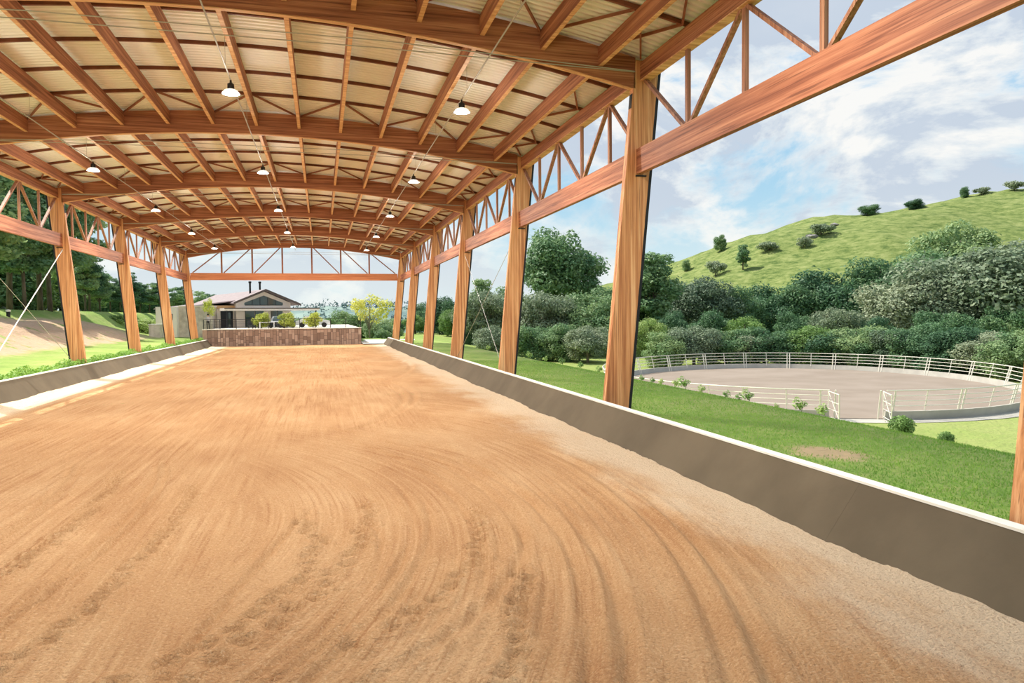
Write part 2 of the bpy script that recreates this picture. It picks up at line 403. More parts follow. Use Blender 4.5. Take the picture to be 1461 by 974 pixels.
fl = obj('floor', gridmesh('floor', floor_patch(np.arange(-9.6, 9.61, .05), np.arange(2.0, 30.01, .08))), DIRT, None, True)
struct(fl, 'tan raked dirt arena floor with wheel tracks')
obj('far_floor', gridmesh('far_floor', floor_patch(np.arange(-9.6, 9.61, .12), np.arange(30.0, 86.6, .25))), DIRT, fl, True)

# kick walls (leaning outwards) with a pale cap
for sg, nm in ((-1,'left'), (1,'right')):
    xb, xt, zt, th = 9.24, 9.70, .74, .16
    y0, y1 = 2.0, 85.9 if sg < 0 else 84.2
    e = struct(empty('wall_'+nm), ('sunlit taupe kick wall along the left of the dirt' if sg < 0 else 'shaded taupe kick wall along the right of the dirt'))
    joints = [y0]+[FR[k]+2.2+j*BAY/2 for k in range(7) for j in range(2) if y0+2 < FR[k]+2.2+j*BAY/2 < y1-2]+[y1]
    for a, b in zip(joints[:-1], joints[1:]):
        q = MB(); g = .0012
        lo, hi = [(sg*(xb-.24), -.2), (sg*(xb+th+.5), -.2)], [(sg*xt, zt), (sg*(xt+th), zt)]
        p = [(lo[0][0],a+g,-.2),(lo[1][0],a+g,-.2),(lo[1][0],b-g,-.2),(lo[0][0],b-g,-.2),(hi[0][0],a+g,zt),(hi[1][0],a+g,zt),(hi[1][0],b-g,zt),(hi[0][0],b-g,zt)]
        if sg < 0: p = [p[1],p[0],p[3],p[2],p[5],p[4],p[7],p[6]]
        q.hexa(p); q.build('wall_panel', CONC, e)
    q = MB(); xa, xc = sorted((sg*(xt-.01), sg*(xt+th+.02))); q.box(xa, xc, y0, y1, zt+.001, zt+.035); q.build('wall_cap', CAPM, e)

# ------------------------------------------------------------------ columns
def column(k, sg):
    y = FR[k]; zb, zt, wc, tc = -.05 if sg > 0 else .2, 10.22, .71, .22
    nearo = 'nearest glulam column, cut off by the right edge of the photo' if (k == 0 and sg > 0) else None
    side = 'right' if sg > 0 else 'left'
    lab = nearo or ('leaning orange glulam column, %s from the camera on the %s side' % (RIDX[k], side))
    if k == 6: lab = 'deep orange corner column at the far end on the %s side' % side
    t = tag(empty('glulam_column', (sg*colx(0), y, 0)), lab, 'column', 'leaning glulam columns of the arena')
    def sl(x0, x1, z0, z1, ya, yb):
        p = []
        for z in (z0, z1):
            a, b = sg*LEAN*z+sg*x0, sg*LEAN*z+sg*x1
            if sg < 0: a, b = b, a
            p += [(a,ya,z),(b,ya,z),(b,yb,z),(a,yb,z)]
        return MB().hexa(p)
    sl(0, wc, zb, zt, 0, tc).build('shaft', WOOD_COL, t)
    sl(wc, wc+.085, zb, zt-.2, .0, tc+.01).build('outer_flashing', BLACK, t)
    sl(-.012, 0, 8.9, 9.3, .02, tc-.02).build('bearing_plate', BLACK, t)
    # timber joint cleats where the side girder lands
    for zz in (7.0,): sl(.30, .62, zz, zz+.04, -.03, 0).build('seat_cleat', BLACK, t)
for k in range(7):
    for sg in (1, -1): column(k, sg)

# ------------------------------------------------------------------ arched beams
def arch_strip(x0, x1, off0, off1, y0, y1, n=48):
    P = []
    q = MB(); X = np.linspace(x0, x1, n+1)
    for x in X:
        z = arch_z(x) if abs(x) <= 12.5 else arch_z(12.5)
        q.v += [(x,y0,z+off0),(x,y1,z+off0),(x,y1,z+off1),(x,y0,z+off1)]
    for i in range(n):
        a = 4*i; b = a+4
        q.f += [(a,b,b+1,a+1),(a+1,b+1,b+2,a+2),(a+2,b+2,b+3,a+3),(a+3,b+3,b,a)]
    q.f += [(0,1,2,3), (4*n+3,4*n+2,4*n+1,4*n)]
    return q
ARCHX = colx(9.9)+.02
arch_me = arch_strip(-ARCHX, ARCHX, 0, AD, 0, .22, 64).mesh('arched_beam')
soff_me = arch_strip(-ARCHX+.06, ARCHX-.06, -.022, -.001, .03, .19, 64).mesh('lit_underside')
WOOD_LIT = mat('lit_underside_wood', wood(0, (.48,.22,.10), (.66,.36,.17), (.78,.50,.27))[0], .6)  # lighter copy of the beam wood, paints the light caught by undersides
for k in range(7):
    t = tag(empty('arched_beam', (0, FR[k]+.0, 0)), ('curved glulam roof beam spanning the arena, %s from the camera' % RIDX[k]) if k else 'curved glulam roof beam at the near open end, overhead', 'beam', 'curved roof beams')
    obj('beam_body', arch_me, WOOD[0], t); obj('lit_underside', soff_me, WOOD_LIT, t)

# ------------------------------------------------------------------ side girders (lattice between columns)
DIAG = mat('girder_lattice_timber', wood(2, (.22,.09,.05), (.34,.15,.085), (.46,.24,.14))[0], .6)
def girder(k, sg):
    t = tag(empty('side_girder', (0, FR[k], 0)), 'lattice eaves girder in the %s bay from the camera, %s side' % (['first','second','third','fourth','fifth','last'][k], 'right' if sg > 0 else 'left'), 'girder', 'lattice side girders')
    L = BAY; c0, c1 = .222, L-.002
    xi = 11.03
    def X(v): return sg*v
    def bx(x0, x1, *r):
        a, b = sorted((X(x0), X(x1))); return MB().box(a, b, *r)
    bx(xi, xi+.16, c0-.20, c1+.0, 7.07, 7.76).build('bottom_chord', WOOD[1], t)
    bx(xi+.12, xi+.36, c0, c1, 9.68, 10.16).build('top_chord', WOOD[1], t)
    bx(xi+.10, xi+.38, c0, c1, 9.65, 9.679).build('lit_chord_underside', WOOD_LIT, t)  # added thin strip, paints the lit underside of the eaves chord
    xc = xi+.24
    ptop, pbot = 9.66, 7.77
    fr = [i*L/5 for i in range(6)]
    for i in (1,2,3,4):
        MB().bar((X(xc), fr[i], pbot-.02), (X(xc), fr[i], ptop), .09, .13, (0,1,0)).build('vertical', DIAG, t)
    for i in range(5):
        a = fr[i]+(.30 if i == 0 else .1); b = fr[i+1]-(.1)
        za, zb = (pbot, ptop) if i % 2 == 0 else (ptop, pbot)
        MB().bar((X(xc), a, za), (X(xc), b, zb), .085, .12, (1,0,0)).build('diagonal', DIAG, t)
    return t
for k in range(6):
    for sg in (1, -1): girder(k, sg)

# far gable truss
gt = tag(empty('gable_truss', (0, FR[6], 0)), 'red-brown truss across the open far end below the last arch', 'truss')
GAB = mat('gable_chord_timber', wood(0, (.40,.12,.05), (.54,.19,.08), (.66,.28,.13))[0], .6)
MB().box(-10.72, 10.72, .03, .19, 7.13, 7.88).build('bottom_chord', GAB, gt)
gx = [-10.7+21.4*i/7 for i in range(8)]
for i in range(1, 7): MB().bar((gx[i], .11, 7.86), (gx[i], .11, arch_z(gx[i])+.02), .16, .13, (0,1,0)).build('vertical', BRACE, gt)
for i in range(3):
    MB().bar((gx[i]+.2, .11, 7.9), (gx[i+1]-.2, .11, arch_z(gx[i+1])-.0), .10, .12, (0,1,0)).build('diagonal', BRACE, gt)
    MB().bar((-gx[i]-.2, .11, 7.9), (-gx[i+1]+.2, .11, arch_z(gx[i+1])-.0), .10, .12, (0,1,0)).build('diagonal', BRACE, gt)

# ------------------------------------------------------------------ roof
ceil = struct(empty('ceiling', (0,0,10)), 'vaulted roof of cream corrugated sheets on timber joists')
ceil.location = (0,0,0)
XJ = [1.66*k for k in range(-6, 7)]
JT = AD-.03
jme = {}
for x in XJ:
    z1 = arch_z(x)+JT; s = -x/math.sqrt(ARAD**2-x*x)
    jme[x] = MB().box(x-.065, x+.065, .221, BAY-.001, z1-.50, z1).mesh('roof_joist')
    jme[x].materials.append(WOOD[1])
jso = {}
for x in XJ:
    z1 = arch_z(x)+JT-.50
    jso[x] = MB().box(x-.06, x+.06, .24, BAY-.02, z1-.015, z1-.001).mesh('lit_joist_underside'); jso[x].materials.append(WOOD_LIT)  # added thin strip in the lighter wood, painted-in light under each joist
pme = arch_strip(-11.35, 11.35, JT+.001, JT+.105, -.04, .04, 48).mesh('purlin')
# corrugated sheet, one per bay, ribs along the arch
def sheet_mesh(L):
    prof = []
    n = int(round(L/.25)); p = L/n
    for i in range(n):
        prof += [(i*p, 0), (i*p+.15*p/.25, 0), (i*p+.165*p/.25, .085), (i*p+.235*p/.25, .085)]
    prof.append((L, 0))
    X = np.linspace(-11.75, 11.75, 41)
    P = np.array([[(x, y, arch_z(min(max(x,-12.4),12.4))+JT+.108+h) for x in X] for y, h in prof])
    return gridmesh('roof_sheet', P)
sh = sheet_mesh(BAY)
shn = sheet_mesh(.75)
for k in range(6):
    for x in XJ:
        j = obj('roof_joist', jme[x], None, ceil, False, (0, FR[k], 0)); obj('lit_joist_underside', jso[x], None, j)
    for i in range(1, 5): obj('purlin', pme, PURLIN, ceil, False, (0, FR[k]+i*BAY/5, 0))
    obj('roof_sheet', sh, SHEET, ceil, False, (0, FR[k], 0))
    ze = lambda x: arch_z(x)+JT+.04
    # zigzag braces before each arch and along both eaves
    if k == 0:
        bm_ = []
        yA, yP = BAY-.02, BAY*4/5+.05
        for i in range(len(XJ)-1):
            a, b = XJ[i], XJ[i+1]
            if i % 2 == 0: bm_.append(MB().bar((a+.07, yP, ze(a)), (b-.07, yA, ze(b)-.05), .05, .07).mesh('roof_brace'))
            else: bm_.append(MB().bar((a+.07, yA, ze(a)-.05), (b-.07, yP, ze(b)), .05, .07).mesh('roof_brace'))
        for sg in (1, -1):
            xe, xj = sg*11.12, sg*(XJ[-1]+.07)
            zz = lambda x: ze(min(max(x, -11.3), 11.3))
            nodes = [(xe, .25), (xj, BAY/5), (xe, BAY*2/5), (xj, BAY*3/5), (xe, BAY*4/5), (xj, BAY-.05)]
            for (xa, ya), (xb2, yb) in zip(nodes[:-1], nodes[1:]):
                bm_.append(MB().bar((xa, ya, zz(xa)-.02), (xb2, yb, zz(xb2)-.02), .05, .07).mesh('roof_brace'))
            bm_.append(MB().bar((xe, BAY-.1, zz(xe)-.02), (xj, BAY*4/5+.05, zz(xj)-.02), .05, .07).mesh('roof_brace'))
    for me in bm_: obj('roof_brace', me, BRACE, ceil, False, (0, FR[k], 0))
obj('roof_sheet', shn, SHEET, ceil, False, (0, FR[0]-.75, 0))
obj('roof_sheet', shn, SHEET, ceil, False, (0, FR[6], 0))
for sg in (1, -1):
    a, b = sorted((sg*11.72, sg*11.78)); z = arch_z(11.75)+JT
    MB().box(a, b, FR[0]-.75, FR[6]+.75, z-.06, z+.17).build('eaves_trim', FASC, ceil)

# ------------------------------------------------------------------ conduits, lamps, cables
ROWS = ((-7.2,'left',10.11,.34), (-.12,'middle',10.35,.37), (6.9,'right',10.11,.34))
for x, nm, ZC, off in ROWS:
    t = tag(empty('lighting_conduit', (x, 0, ZC)), 'thin pale conduit carrying the %s row of lamps' % nm, 'conduit', 'lamp conduits')
    MB().tube([(0, FR[0]+.2, .0), (0, FR[3], -.02), (0, FR[6]-.2, 0)], .022, 8).build('pipe', PIPE, t)
    for k in range(6):
        for s in (.27, .77):
            y = FR[k]+BAY*s; zt = arch_z(x)+JT+.1-ZC
            MB().tube([(.0, y, 0), (.0, y, zt)], .006, 5).build('hanger_wire', STEEL, t)
LGL = mat('frosted_glass_shade', (.92,.90,.86), .25, None, .5, 0, .35)
bulbm = bpy.data.materials.new('warm_bulb'); TT = NT(nt_of(bulbm)); em = TT.n('ShaderNodeEmission'); em.inputs[0].default_value = (1,.93,.8,1); em.inputs[1].default_value = 2.0
TT.l(em.outputs[0], TT.n('ShaderNodeOutputMaterial').inputs[0])
adat = bpy.data.lights.new('lamp_beam', 'AREA'); adat.shape = 'DISK'; adat.size = .5; adat.energy = LAMPD; adat.color = (1.0, .95, .88)
ldat = bpy.data.lights.new('lamp_glow', 'POINT'); ldat.energy = LAMP; ldat.shadow_soft_size = .28; ldat.color = (1.0, .95, .88)
cap_me = MB().lathe([(.0,.34),(.03,.33),(.035,.22),(.05,.20),(.115,.16),(.12,-.02),(.10,-.06),(0,-.06)], 18).mesh('gear_housing')
shade_me = MB().lathe([(.10,-.05),(.16,-.06),(.24,-.10),(.30,-.17),(.31,-.20),(.30,-.20),(.29,-.165),(.235,-.085),(.16,-.045),(.10,-.035)], 24).mesh('shade')
bulb_me = MB().lathe([(0.001,-.06),(.035,-.07),(.05,-.12),(.035,-.165),(.001,-.18)], 12).mesh('bulb')
for x, nm, ZC, off in ROWS:
    for k in range(6):
        o = tag(empty('pendant_lamp', (x, FR[k]+BAY*off, ZC-.27)), 'pendant lamp with pale glass shade, %s row, %s bay from the camera' % (nm, ['first','second','third','fourth','fifth','last'][k]), 'lamp', 'pendant lamps under the roof')
        o.scale = (.85,.85,.8)
        obj('gear_housing', cap_me, BLACK, o, True); obj('shade', shade_me, LGL, o, True); obj('bulb', bulb_me, bulbm, o, True)
        lo = bpy.data.objects.new('lamp_glow', ldat); col.objects.link(lo); lo.parent = o; lo.location = (0,0,-.35)
        lo = bpy.data.objects.new('lamp_beam', adat); col.objects.link(lo); lo.parent = o; lo.location = (0,0,-.24)
for k in range(1, 7):
    for j, (dz, lab) in enumerate(((0.0,'lower'), (.17,'upper'))):
        xa = colx(9.6)-.02
        y = FR[k]-.09-.05*j
        tag(MB().tube([(-xa, y, 9.86), (-4, y, 9.95+dz), (4, y, 9.95+dz), (xa, y, 9.86)], .014, 6).build('tie_cable', STEEL),
            '%s thin steel tie cable under the curved beam %s from the camera' % (lab, RIDX[k]), 'cable', 'roof tie cables')
for sg, sd in ((-1,'left'), (1,'right')):
    yb, yc = FR[2]+.3, FR[3]-.12
    x0, x1 = sg*(colx(.6)+.3), sg*(colx(6.9)+.3)
    tag(MB().tube([(x0, yb, .6), (x1, yc, 6.9)], .026 if sg < 0 else .013, 6).build('brace_cable', CABLEW if sg < 0 else STEEL), 'pale diagonal brace cable rising to the fourth %s column' % sd, 'cable', 'side brace cables')
    tag(MB().tube([(x0+sg*.08, yc, .6), (x1+sg*.08, yb, 6.9)], .012, 6).build('brace_cable', STEEL), 'thin diagonal brace cable running down to the fourth %s column foot' % sd, 'cable', 'side brace cables')

# ------------------------------------------------------------------ vegetation builders
def leaf_quads(centers, radii, per, size, seed, flat=1.0, aspect=1.0, shell=.55):
    rg = np.random.default_rng(seed); V = []
    for c, r, n in zip(centers, radii, per):
        d = rg.normal(size=(n, 3)); d /= np.linalg.norm(d, axis=1)[:, None]
        rad = rg.uniform(shell, 1.0, n)**.7
        p = np.array(c)+d*(rad*(1+.26*np.abs(rg.normal(size=n))))[:, None]*np.array([r, r, r*flat])
        nrm = d*.7+np.array([0,0,.45])+rg.normal(size=(n, 3))*.5; nrm /= np.linalg.norm(nrm, axis=1)[:, None]
        a = np.cross(nrm, rg.normal(size=(n, 3))); a /= np.linalg.norm(a, axis=1)[:, None]; b = np.cross(nrm, a)
        s = size*rg.uniform(.5, 1.5, n)[:, None]
        a = a*s*aspect; b = b*s
        V.append(np.stack([p-a, p-b*.6, p+a, p+b*.6], 1))
    V = np.concatenate(V); return V
def crown_blobs(seed, n, rx, rz, zc, rb, bottom=-.9):
    rg = np.random.default_rng(seed); C, R = [], []
    while len(C) < n:
        d = rg.normal(size=3); d /= np.linalg.norm(d)
        if d[2] < bottom: continue
        k = rg.uniform(.45, 1.0)
        C.append((d[0]*rx*k, d[1]*rx*k, zc+d[2]*rz*k)); R.append(rb*rg.uniform(.4, 1.35))
    return C, R
def trunk_mesh(h, r, seed, branches, top):
    q = MB(); rg = random.Random(seed)
    q.tube([(0,0,-.4), (rg.uniform(-.1,.1),rg.uniform(-.1,.1),h*.3), (rg.uniform(-.25,.25),rg.uniform(-.25,.25),h*.65), (0,0,h*top)], [r*1.25,r,r*.7,r*.25], 8)
    for c in branches:
        s = rg.uniform(.2, .5)*h
        mx, my = c[0]*.45, c[1]*.45
        q.tube([(0,0,min(s,c[2]*.6)), (mx,my,(min(s,c[2]*.6)+c[2])*.5), tuple(c)], [r*.38,r*.24,r*.07], 5)
    return q.mesh('trunk')
PROTO = {}
def proto(name, h, rx, rz, zc, nb, rb, nl, size, seed, leafm, barkm, flat=.75, bottom=-.9, r=.25, aspect=1.0, top=.85, nbr=10, shell=.55):
    C, R = crown_blobs(seed, nb, rx, rz, zc, rb, bottom)
    w_ = np.array(R)**2; per = np.maximum(1, (nl*w_/w_.sum()).astype(int))
    V = leaf_quads(C, R, per, size, seed, flat, aspect, shell)
    fm = quads(name+'_foliage', V, len(V)); fm.materials.append(leafm)
    tm = trunk_mesh(h, r, seed, C[:nbr], top); tm.materials.append(barkm)
    PROTO[name] = (fm, tm, h)
proto('round',  10, 4.2, 4.7, 4.8, 60, 1.35, 22000, .17, 11, LEAF_D, BARK, shell=.7)
proto('broad',   9, 5.0, 4.2, 4.3, 64, 1.4, 24000, .17, 12, LEAF_D, BARK, shell=.7)
proto('grey',    9, 4.5, 4.2, 4.4, 64, 1.25, 24000, .16, 13, LEAF_G, BARKP, shell=.7)
proto('tall',   14, 4.6, 5.6, 8.6, 60, 1.5, 22000, .20, 14, LEAF_D, BARK, r=.3, shell=.7)
proto('bright',  8, 3.9, 3.8, 3.9, 50, 1.2, 18000, .16, 15, LEAF_B, BARK, shell=.7)
proto('conifer',10, 1.7, 4.6, 5.4, 40, .8, 10000, .15, 16, PINE, BARK, r=.16, shell=.6)
proto('pine',   13, 2.4, 5.2, 7.8, 54, .85, 15000, .15, 17, PINE, BARK, flat=.55, r=.15, top=.97, nbr=16)
proto('pine_b', 13, 2.2, 5.4, 7.4, 50, .85, 14000, .15, 18, PINE, BARK, flat=.6, r=.14, top=.97, nbr=16)
proto('sparse',  7, 2.3, 2.2, 4.8, 20, .62, 1500, .15, 19, LEAF_Y, BARKP, r=.1, nbr=18)
proto('bush',    2, 1.25, .85, .95, 26, .45, 3200, .10, 20, LEAF_B, BARK, r=.05, top=.6)
proto('ybush',   2, .95, .85, 1.0, 26, .38, 3200, .085, 21, LEAF_Y, BARK, r=.05, top=.6)
proto('scrub',   3, 1.9, 1.0, 1.7, 22, .6, 2200, .16, 22, LEAF_G, BARK, r=.09, top=.6)
proto('sapling', 1.0, .22, .36, .62, 9, .15, 150, .07, 23, LEAF_B, BARK, r=.012, top=.9, nbr=5)
def plant(kind, base, h, wid, label, cat, group, name):
    fm, tm, h0 = PROTO[kind]
    t = tag(empty(name, tuple(map(float, base)), random.uniform(0, 6.28)), label, cat, group)
    s = h/h0; t.scale = (s*wid, s*wid, s)
    obj('foliage', fm, None, t); obj('trunk', tm, None, t, True)
    return t
def tree_px(kind, px, ytop, Y, label, cat='tree', group=None, name='tree', wid=1.0, hk=1.0):
    """stands on the ground at depth Y in the direction px; ytop is where its top shows"""
    p = at_y(px, 450, Y); z = float(H(p[0], Y)); top = at_y(px, ytop, Y)[2]
    return plant(kind, (p[0], Y, z-.1), (top-z)*hk, wid, label, cat, group, name)

# right-hand woodland, (kind, px, ytop, depth, width factor, label)
G1 = 'trees of the right-hand woodland'
for kd, px, yt, Y, wd, lb in (
    ('round', 566, 452, 150, 1.2, 'small dark tree seen just right of the far corner column'),
    ('bright', 592, 448, 130, 1.1, 'bright green tree between the two farthest right columns'),
    ('broad', 612, 428, 135, 1.0, 'dark tree half hidden behind the fifth right column'),
    ('round', 634, 420, 125, 1.0, 'dark green tree between the fourth and fifth right columns'),
    ('bright', 645, 440, 118, .9, 'mid green tree behind the fourth right column'),
    ('conifer', 688, 394, 120, 1.1, 'thin dark treetop rising above the grey-green tree'),
    ('grey', 694, 412, 100, 1.15, 'grey-green rounded tree between the third and fourth right columns'),
    ('round', 662, 446, 112, .9, 'low dark tree just right of the fourth right column'),
    ('round', 728, 402, 118, 1.0, 'dark tree hidden behind the third right column'),
    ('tall', 802, 329, 112, 1.02, 'tallest dark green tree with a round crown between two columns'),
    ('grey', 775, 414, 92, 1.15, 'grey-green bushy tree below the tallest tree'),
    ('broad', 850, 414, 90, 1.0, 'olive bushy tree at the right foot of the tallest tree'),
    ('conifer', 933, 355, 96, 1.35, 'pointed dark tree just right of the second right column'),
    ('round', 888, 395, 100, 1.1, 'dark tree behind the second right column'),
    ('bright', 925, 452, 84, .8, 'low leafy green tree beside the second right column'),
    ('broad', 975, 398, 112, 1.1, 'dark tree below the left end of the hillside'),
    ('grey', 1003, 392, 100, 1.0, 'rounded blue-green tree under the lone hillside trees'),
    ('round', 960, 440, 90, .9, 'dark lower tree near the left end of the white pen fence'),
    ('round', 1050, 405, 98, 1.0, 'dense tree behind the pen with a bright green crown'),
    ('broad', 1015, 440, 86, .9, 'dark leafy tree low behind the pen fence on its left part'),
    ('bright', 1062, 450, 82, .9, 'pale green leafy tree low behind the middle of the pen fence'),
    ('broad', 1110, 402, 100, 1.0, 'olive green tree in the middle of the woodland edge'),
    ('round', 1150, 392, 98, 1.0, 'dark olive tree right of the middle woodland'),
    ('round', 1130, 440, 82, .9, 'low dark tree behind the pen between two paler trees'),
    ('grey', 1190, 436, 78, .9, 'pale grey-green tree low behind the right of the pen'),
    ('broad', 1200, 380, 96, 1.1, 'large dark tree where the hillside meets the woodland'),
    ('round', 1255, 362, 92, 1.05, 'broad dark tree at the upper edge of the woodland'),
    ('broad', 1320, 352, 100, 1.2, 'deep green tree crowning the woodland against the hillside'),
    ('tall', 1370, 318, 104, 1.0, 'highest deep green tree on the right of the woodland'),
    ('grey', 1300, 392, 80, 1.15, 'pale blossoming grey tree in the right woodland'),
    ('grey', 1392, 352, 76, 1.2, 'big pale grey-green tree with bare branches at the right'),
    ('grey', 1452, 340, 74, 1.2, 'pale grey-green tree cut by the right edge of the photo'),
    ('round', 1250, 448, 74, .95, 'dark low tree behind the pen left of the pale trees'),
    ('broad', 1345, 440, 70, .95, 'dark low tree under the big pale trees'),
    ('round', 1430, 430, 68, .95, 'dark low tree at the right end of the pen fence'),
    ('broad', 1475, 390, 80, 1.1, 'dark tree at the far right edge of the woodland')):
    tree_px(kd, px, yt, Y, lb, 'tree', G1, 'woodland_tree', wd)

for kd, px, yt, Y, wd, lb in (
    ('round', 668, 470, 100, 1.2, 'low thicket right of the fourth right column at the meadow edge'), ('grey', 705, 462, 88, 1.2, 'low grey-green thicket left of the third right column'),
    ('broad', 760, 462, 84, 1.2, 'low dark thicket right of the third right column'), ('round', 800, 458, 82, 1.3, 'low thicket under the middle of the tallest tree'),
    ('grey', 838, 462, 78, 1.2, 'low thicket left of the second right column'), ('round', 950, 470, 74, 1.3, 'low thicket where the white pen fence starts'),
    ('grey', 990, 462, 73, 1.3, 'pale low thicket behind the left part of the pen fence'), ('broad', 1035, 466, 71, 1.3, 'low dark thicket left of the pen middle'),
    ('round', 1090, 462, 70, 1.3, 'low thicket behind the middle of the pen fence'), ('bright', 1160, 462, 69, 1.2, 'low bright thicket right of the pen middle'),
    ('broad', 1222, 462, 67, 1.3, 'low dark thicket right behind the pen fence'), ('grey', 1280, 466, 64, 1.3, 'pale low thicket behind the right part of the pen'),
    ('round', 1310, 456, 63, 1.2, 'low dark thicket under the blossoming grey tree'), ('broad', 1385, 462, 60, 1.3, 'low thicket before the big pale trees'),
    ('round', 1455, 466, 58, 1.3, 'low thicket at the right edge of the photo'),
    ('grey', 1062, 474, 70, 1.5, 'smallest pale thicket close behind the pen fence middle'), ('round', 1128, 472, 70, 1.5, 'small dark thicket close behind the pen fence'), ('broad', 1192, 470, 66, 1.5, 'small olive thicket close behind the pen fence'),
    ('round', 1250, 472, 66, 1.5, 'small dark thicket behind the right half of the pen'), ('round', 1345, 468, 60, 1.5, 'small dark thicket below the pale trees'), ('grey', 1420, 470, 60, 1.5, 'small pale thicket near the right end of the pen')):
    if px > 900:
        d = ray(px, 450)[:2]; d = d/np.linalg.norm(d); tt = np.arange(20, 120, .2); Q = CAM[:2]+tt[:, None]*d-np.array([36.5, 47.1])
        ins = ((Q@np.array([.515,.857]))/17.66)**2+((Q@np.array([.857,-.515]))/13.8)**2 < 1
        far = tt[ins].max() if ins.any() else 62.0
        Y = float(CAM[1]+(far+(6.5 if px < 1370 else 9.5))*d[1])
    tree_px(kd, px, yt, Y, lb, 'thicket', 'thickets at the woodland edge', 'thicket', wd)

# hillside trees and scrub
G2 = 'lone trees and scrub on the hillside'
for kd, px, py, hpx, wd, lb, ct in (
    ('round', 1028, 357, 22, .8, 'dark lone tree on the left crest of the hill', 'tree'),
    ('conifer', 1060, 384, 34, 1.3, 'upright dark lone tree on the open hillside', 'tree'),
    ('scrub', 1021, 392, 20, 1.0, 'thin brownish scrub tree low on the hillside', 'tree'),
    ('round', 979, 386, 16, .8, 'tiny tree at the foot of the hill crest', 'tree'),
    ('scrub', 1098, 358, 14, 1.4, 'spreading grey scrub in the middle of the hillside', 'bush'),
    ('scrub', 1147, 354, 16, .9, 'small bare scrub right of the spreading one', 'bush'),
    ('scrub', 1172, 334, 14, 1.6, 'grey scrub among rocks near the hill crest', 'bush'),
    ('broad', 1240, 303, 13, 1.5, 'wind-bent dark tree on the crest, left one of a pair', 'tree'),
    ('broad', 1304, 298, 12, 1.6, 'flat-topped dark tree on the crest, right one of a pair', 'tree'),
    ('round', 1376, 282, 14, .8, 'small lone tree high on the right crest', 'tree'),
    ('scrub', 1400, 277, 9, 1.4, 'low scrub on the right crest', 'bush'),
    ('scrub', 1448, 268, 11, 1.4, 'scrub on the crest near the right edge of the photo', 'bush')):
    p = hit(px, py) if hit(px, py) is not None else None
    yy = py
    while p is None and yy < py+30: yy += 1; p = hit(px, yy)
    d = np.linalg.norm(p-CAM)
    plant(kd, (p[0], p[1], p[2]-.3), hpx*d/FPX*1.05, wd, lb, ct, G2, 'hillside_'+ct)

# rocks on the hill
ROCK = mat('grey_rock', noisy((.20,.19,.18), (.36,.34,.32), 1.0), .9)
def rock(p, s, lab, sd):
    rg = np.random.default_rng(sd); q = MB().lathe([(.01,-.4),(.8,-.3),(1,.1),(.7,.5),(.01,.7)], 9)
    q.v = [tuple(np.array(v)*rg.uniform(.75,1.25,3)) for v in q.v]
    o = q.build('rock', ROCK, None, False, tuple(p)); o.scale = (s*1.5, s, s*.8)
    tag(o, lab, 'rock', 'rocks on the hillside')
for i, (px, py, s, lb) in enumerate(((1158,338,2.0,'grey rock beside the scrub near the hill crest'), (1146,346,1.5,'smaller grey rock below the crest scrub'), (1190,321,1.6,'grey rock on the hill just under the crest'))):
    p = hit(px, py)
    if p is not None: rock(p, s, lb, i)

# saplings along the top of the bank
lp = [(697,'farthest sapling'),(722,'second sapling'),(755,'third sapling'),(778,'fourth sapling'),(802,'fifth sapling'),(828,'sixth sapling'),(855,'last sapling')]
for px, nmx in lp:
    p = at_x(px, 510, 17.3); plant('sapling', (17.3, p[1], float(H(17.3, p[1]))-.02), random.uniform(.45, .65), 1.2, '%s in the row seen left of the second right column' % nmx, 'sapling', 'saplings on the bank', 'sapling')
for px, hh, lb in ((916,.55,'small sapling at the left end of the pen, by the second column'), (931,.5,'tiny sapling second along the bank by the pen'), (943,.55,'tiny sapling third along the bank by the pen'),
    (965,.75,'sapling left of the tall slender one'), (976,.95,'tall slender sapling before the pen sand'), (1001,.6,'low bushy sapling right of the slender one'), (1036,.55,'small upright sapling mid bank'),
    (1054,.5,'thin sapling left of the mid bank pair'), (1067,.8,'leafy sapling in the mid bank pair'), (1108,.35,'tiny sapling beside the near pen fence'), (1141,.85,'leafy sapling left of the pen gate'), (1173,.75,'sapling right at the open pen gate')):
    p = at_x(px, 560, 17.2); plant('sapling', (17.2, p[1], float(H(17.2, p[1]))-.03), hh*.72, 1.15, lb, 'sapling', 'saplings on the bank', 'sapling')
for px, hh, lb in ((1285,.62,'leafy green shrub by the right pen gate post'), (1349,.40,'low leafy shrub on the bank right of the gate')):
    p = at_x(px, 600, 17.2); plant('bush', (17.2, p[1], float(H(17.2, p[1]))-.08), hh, .8, lb, 'shrub', 'shrubs on the bank', 'shrub')

# ------------------------------------------------------------------ round pen
PC = np.array([36.5, 47.1]); PA, PB = 17.66, 13.8; PZ = -2.3
PU, PV = np.array([.515,.857]), np.array([.857,-.515])
def pen_xy(a, r=0.0):
    c = PC+PU*(PA+r)*math.cos(a)+PV*(PB+r)*math.sin(a); return float(c[0]), float(c[1])
PR = 15.7
N = 96
P = [(*pen_xy(2*math.pi*i/N, -.02), PZ+.06) for i in range(N)]
q = MB(); q.v = P+[(PC[0], PC[1], PZ+.08)]; q.f = [(i, (i+1) % N, N) for i in range(N)]
struct(q.build('pen_floor', SAND), 'pale sand floor of the round pen')
def pen(a, h): # point on the outward-leaning ring at angle a, height h
    return (*pen_xy(a, .27*h), PZ+h)
gp = at_z(1228, 602, PZ); dv = gp[:2]-PC; ga = math.atan2(dv@PV/PB, dv@PU/PA)
gl = at_z(1187, 597, PZ); gr = at_z(1266, 603, PZ)
GA0, GA1 = ga-.095, ga+.095
n_post = 21
angs = [GA1+(2*math.pi-(GA1-GA0))*i/n_post for i in range(n_post+1)]
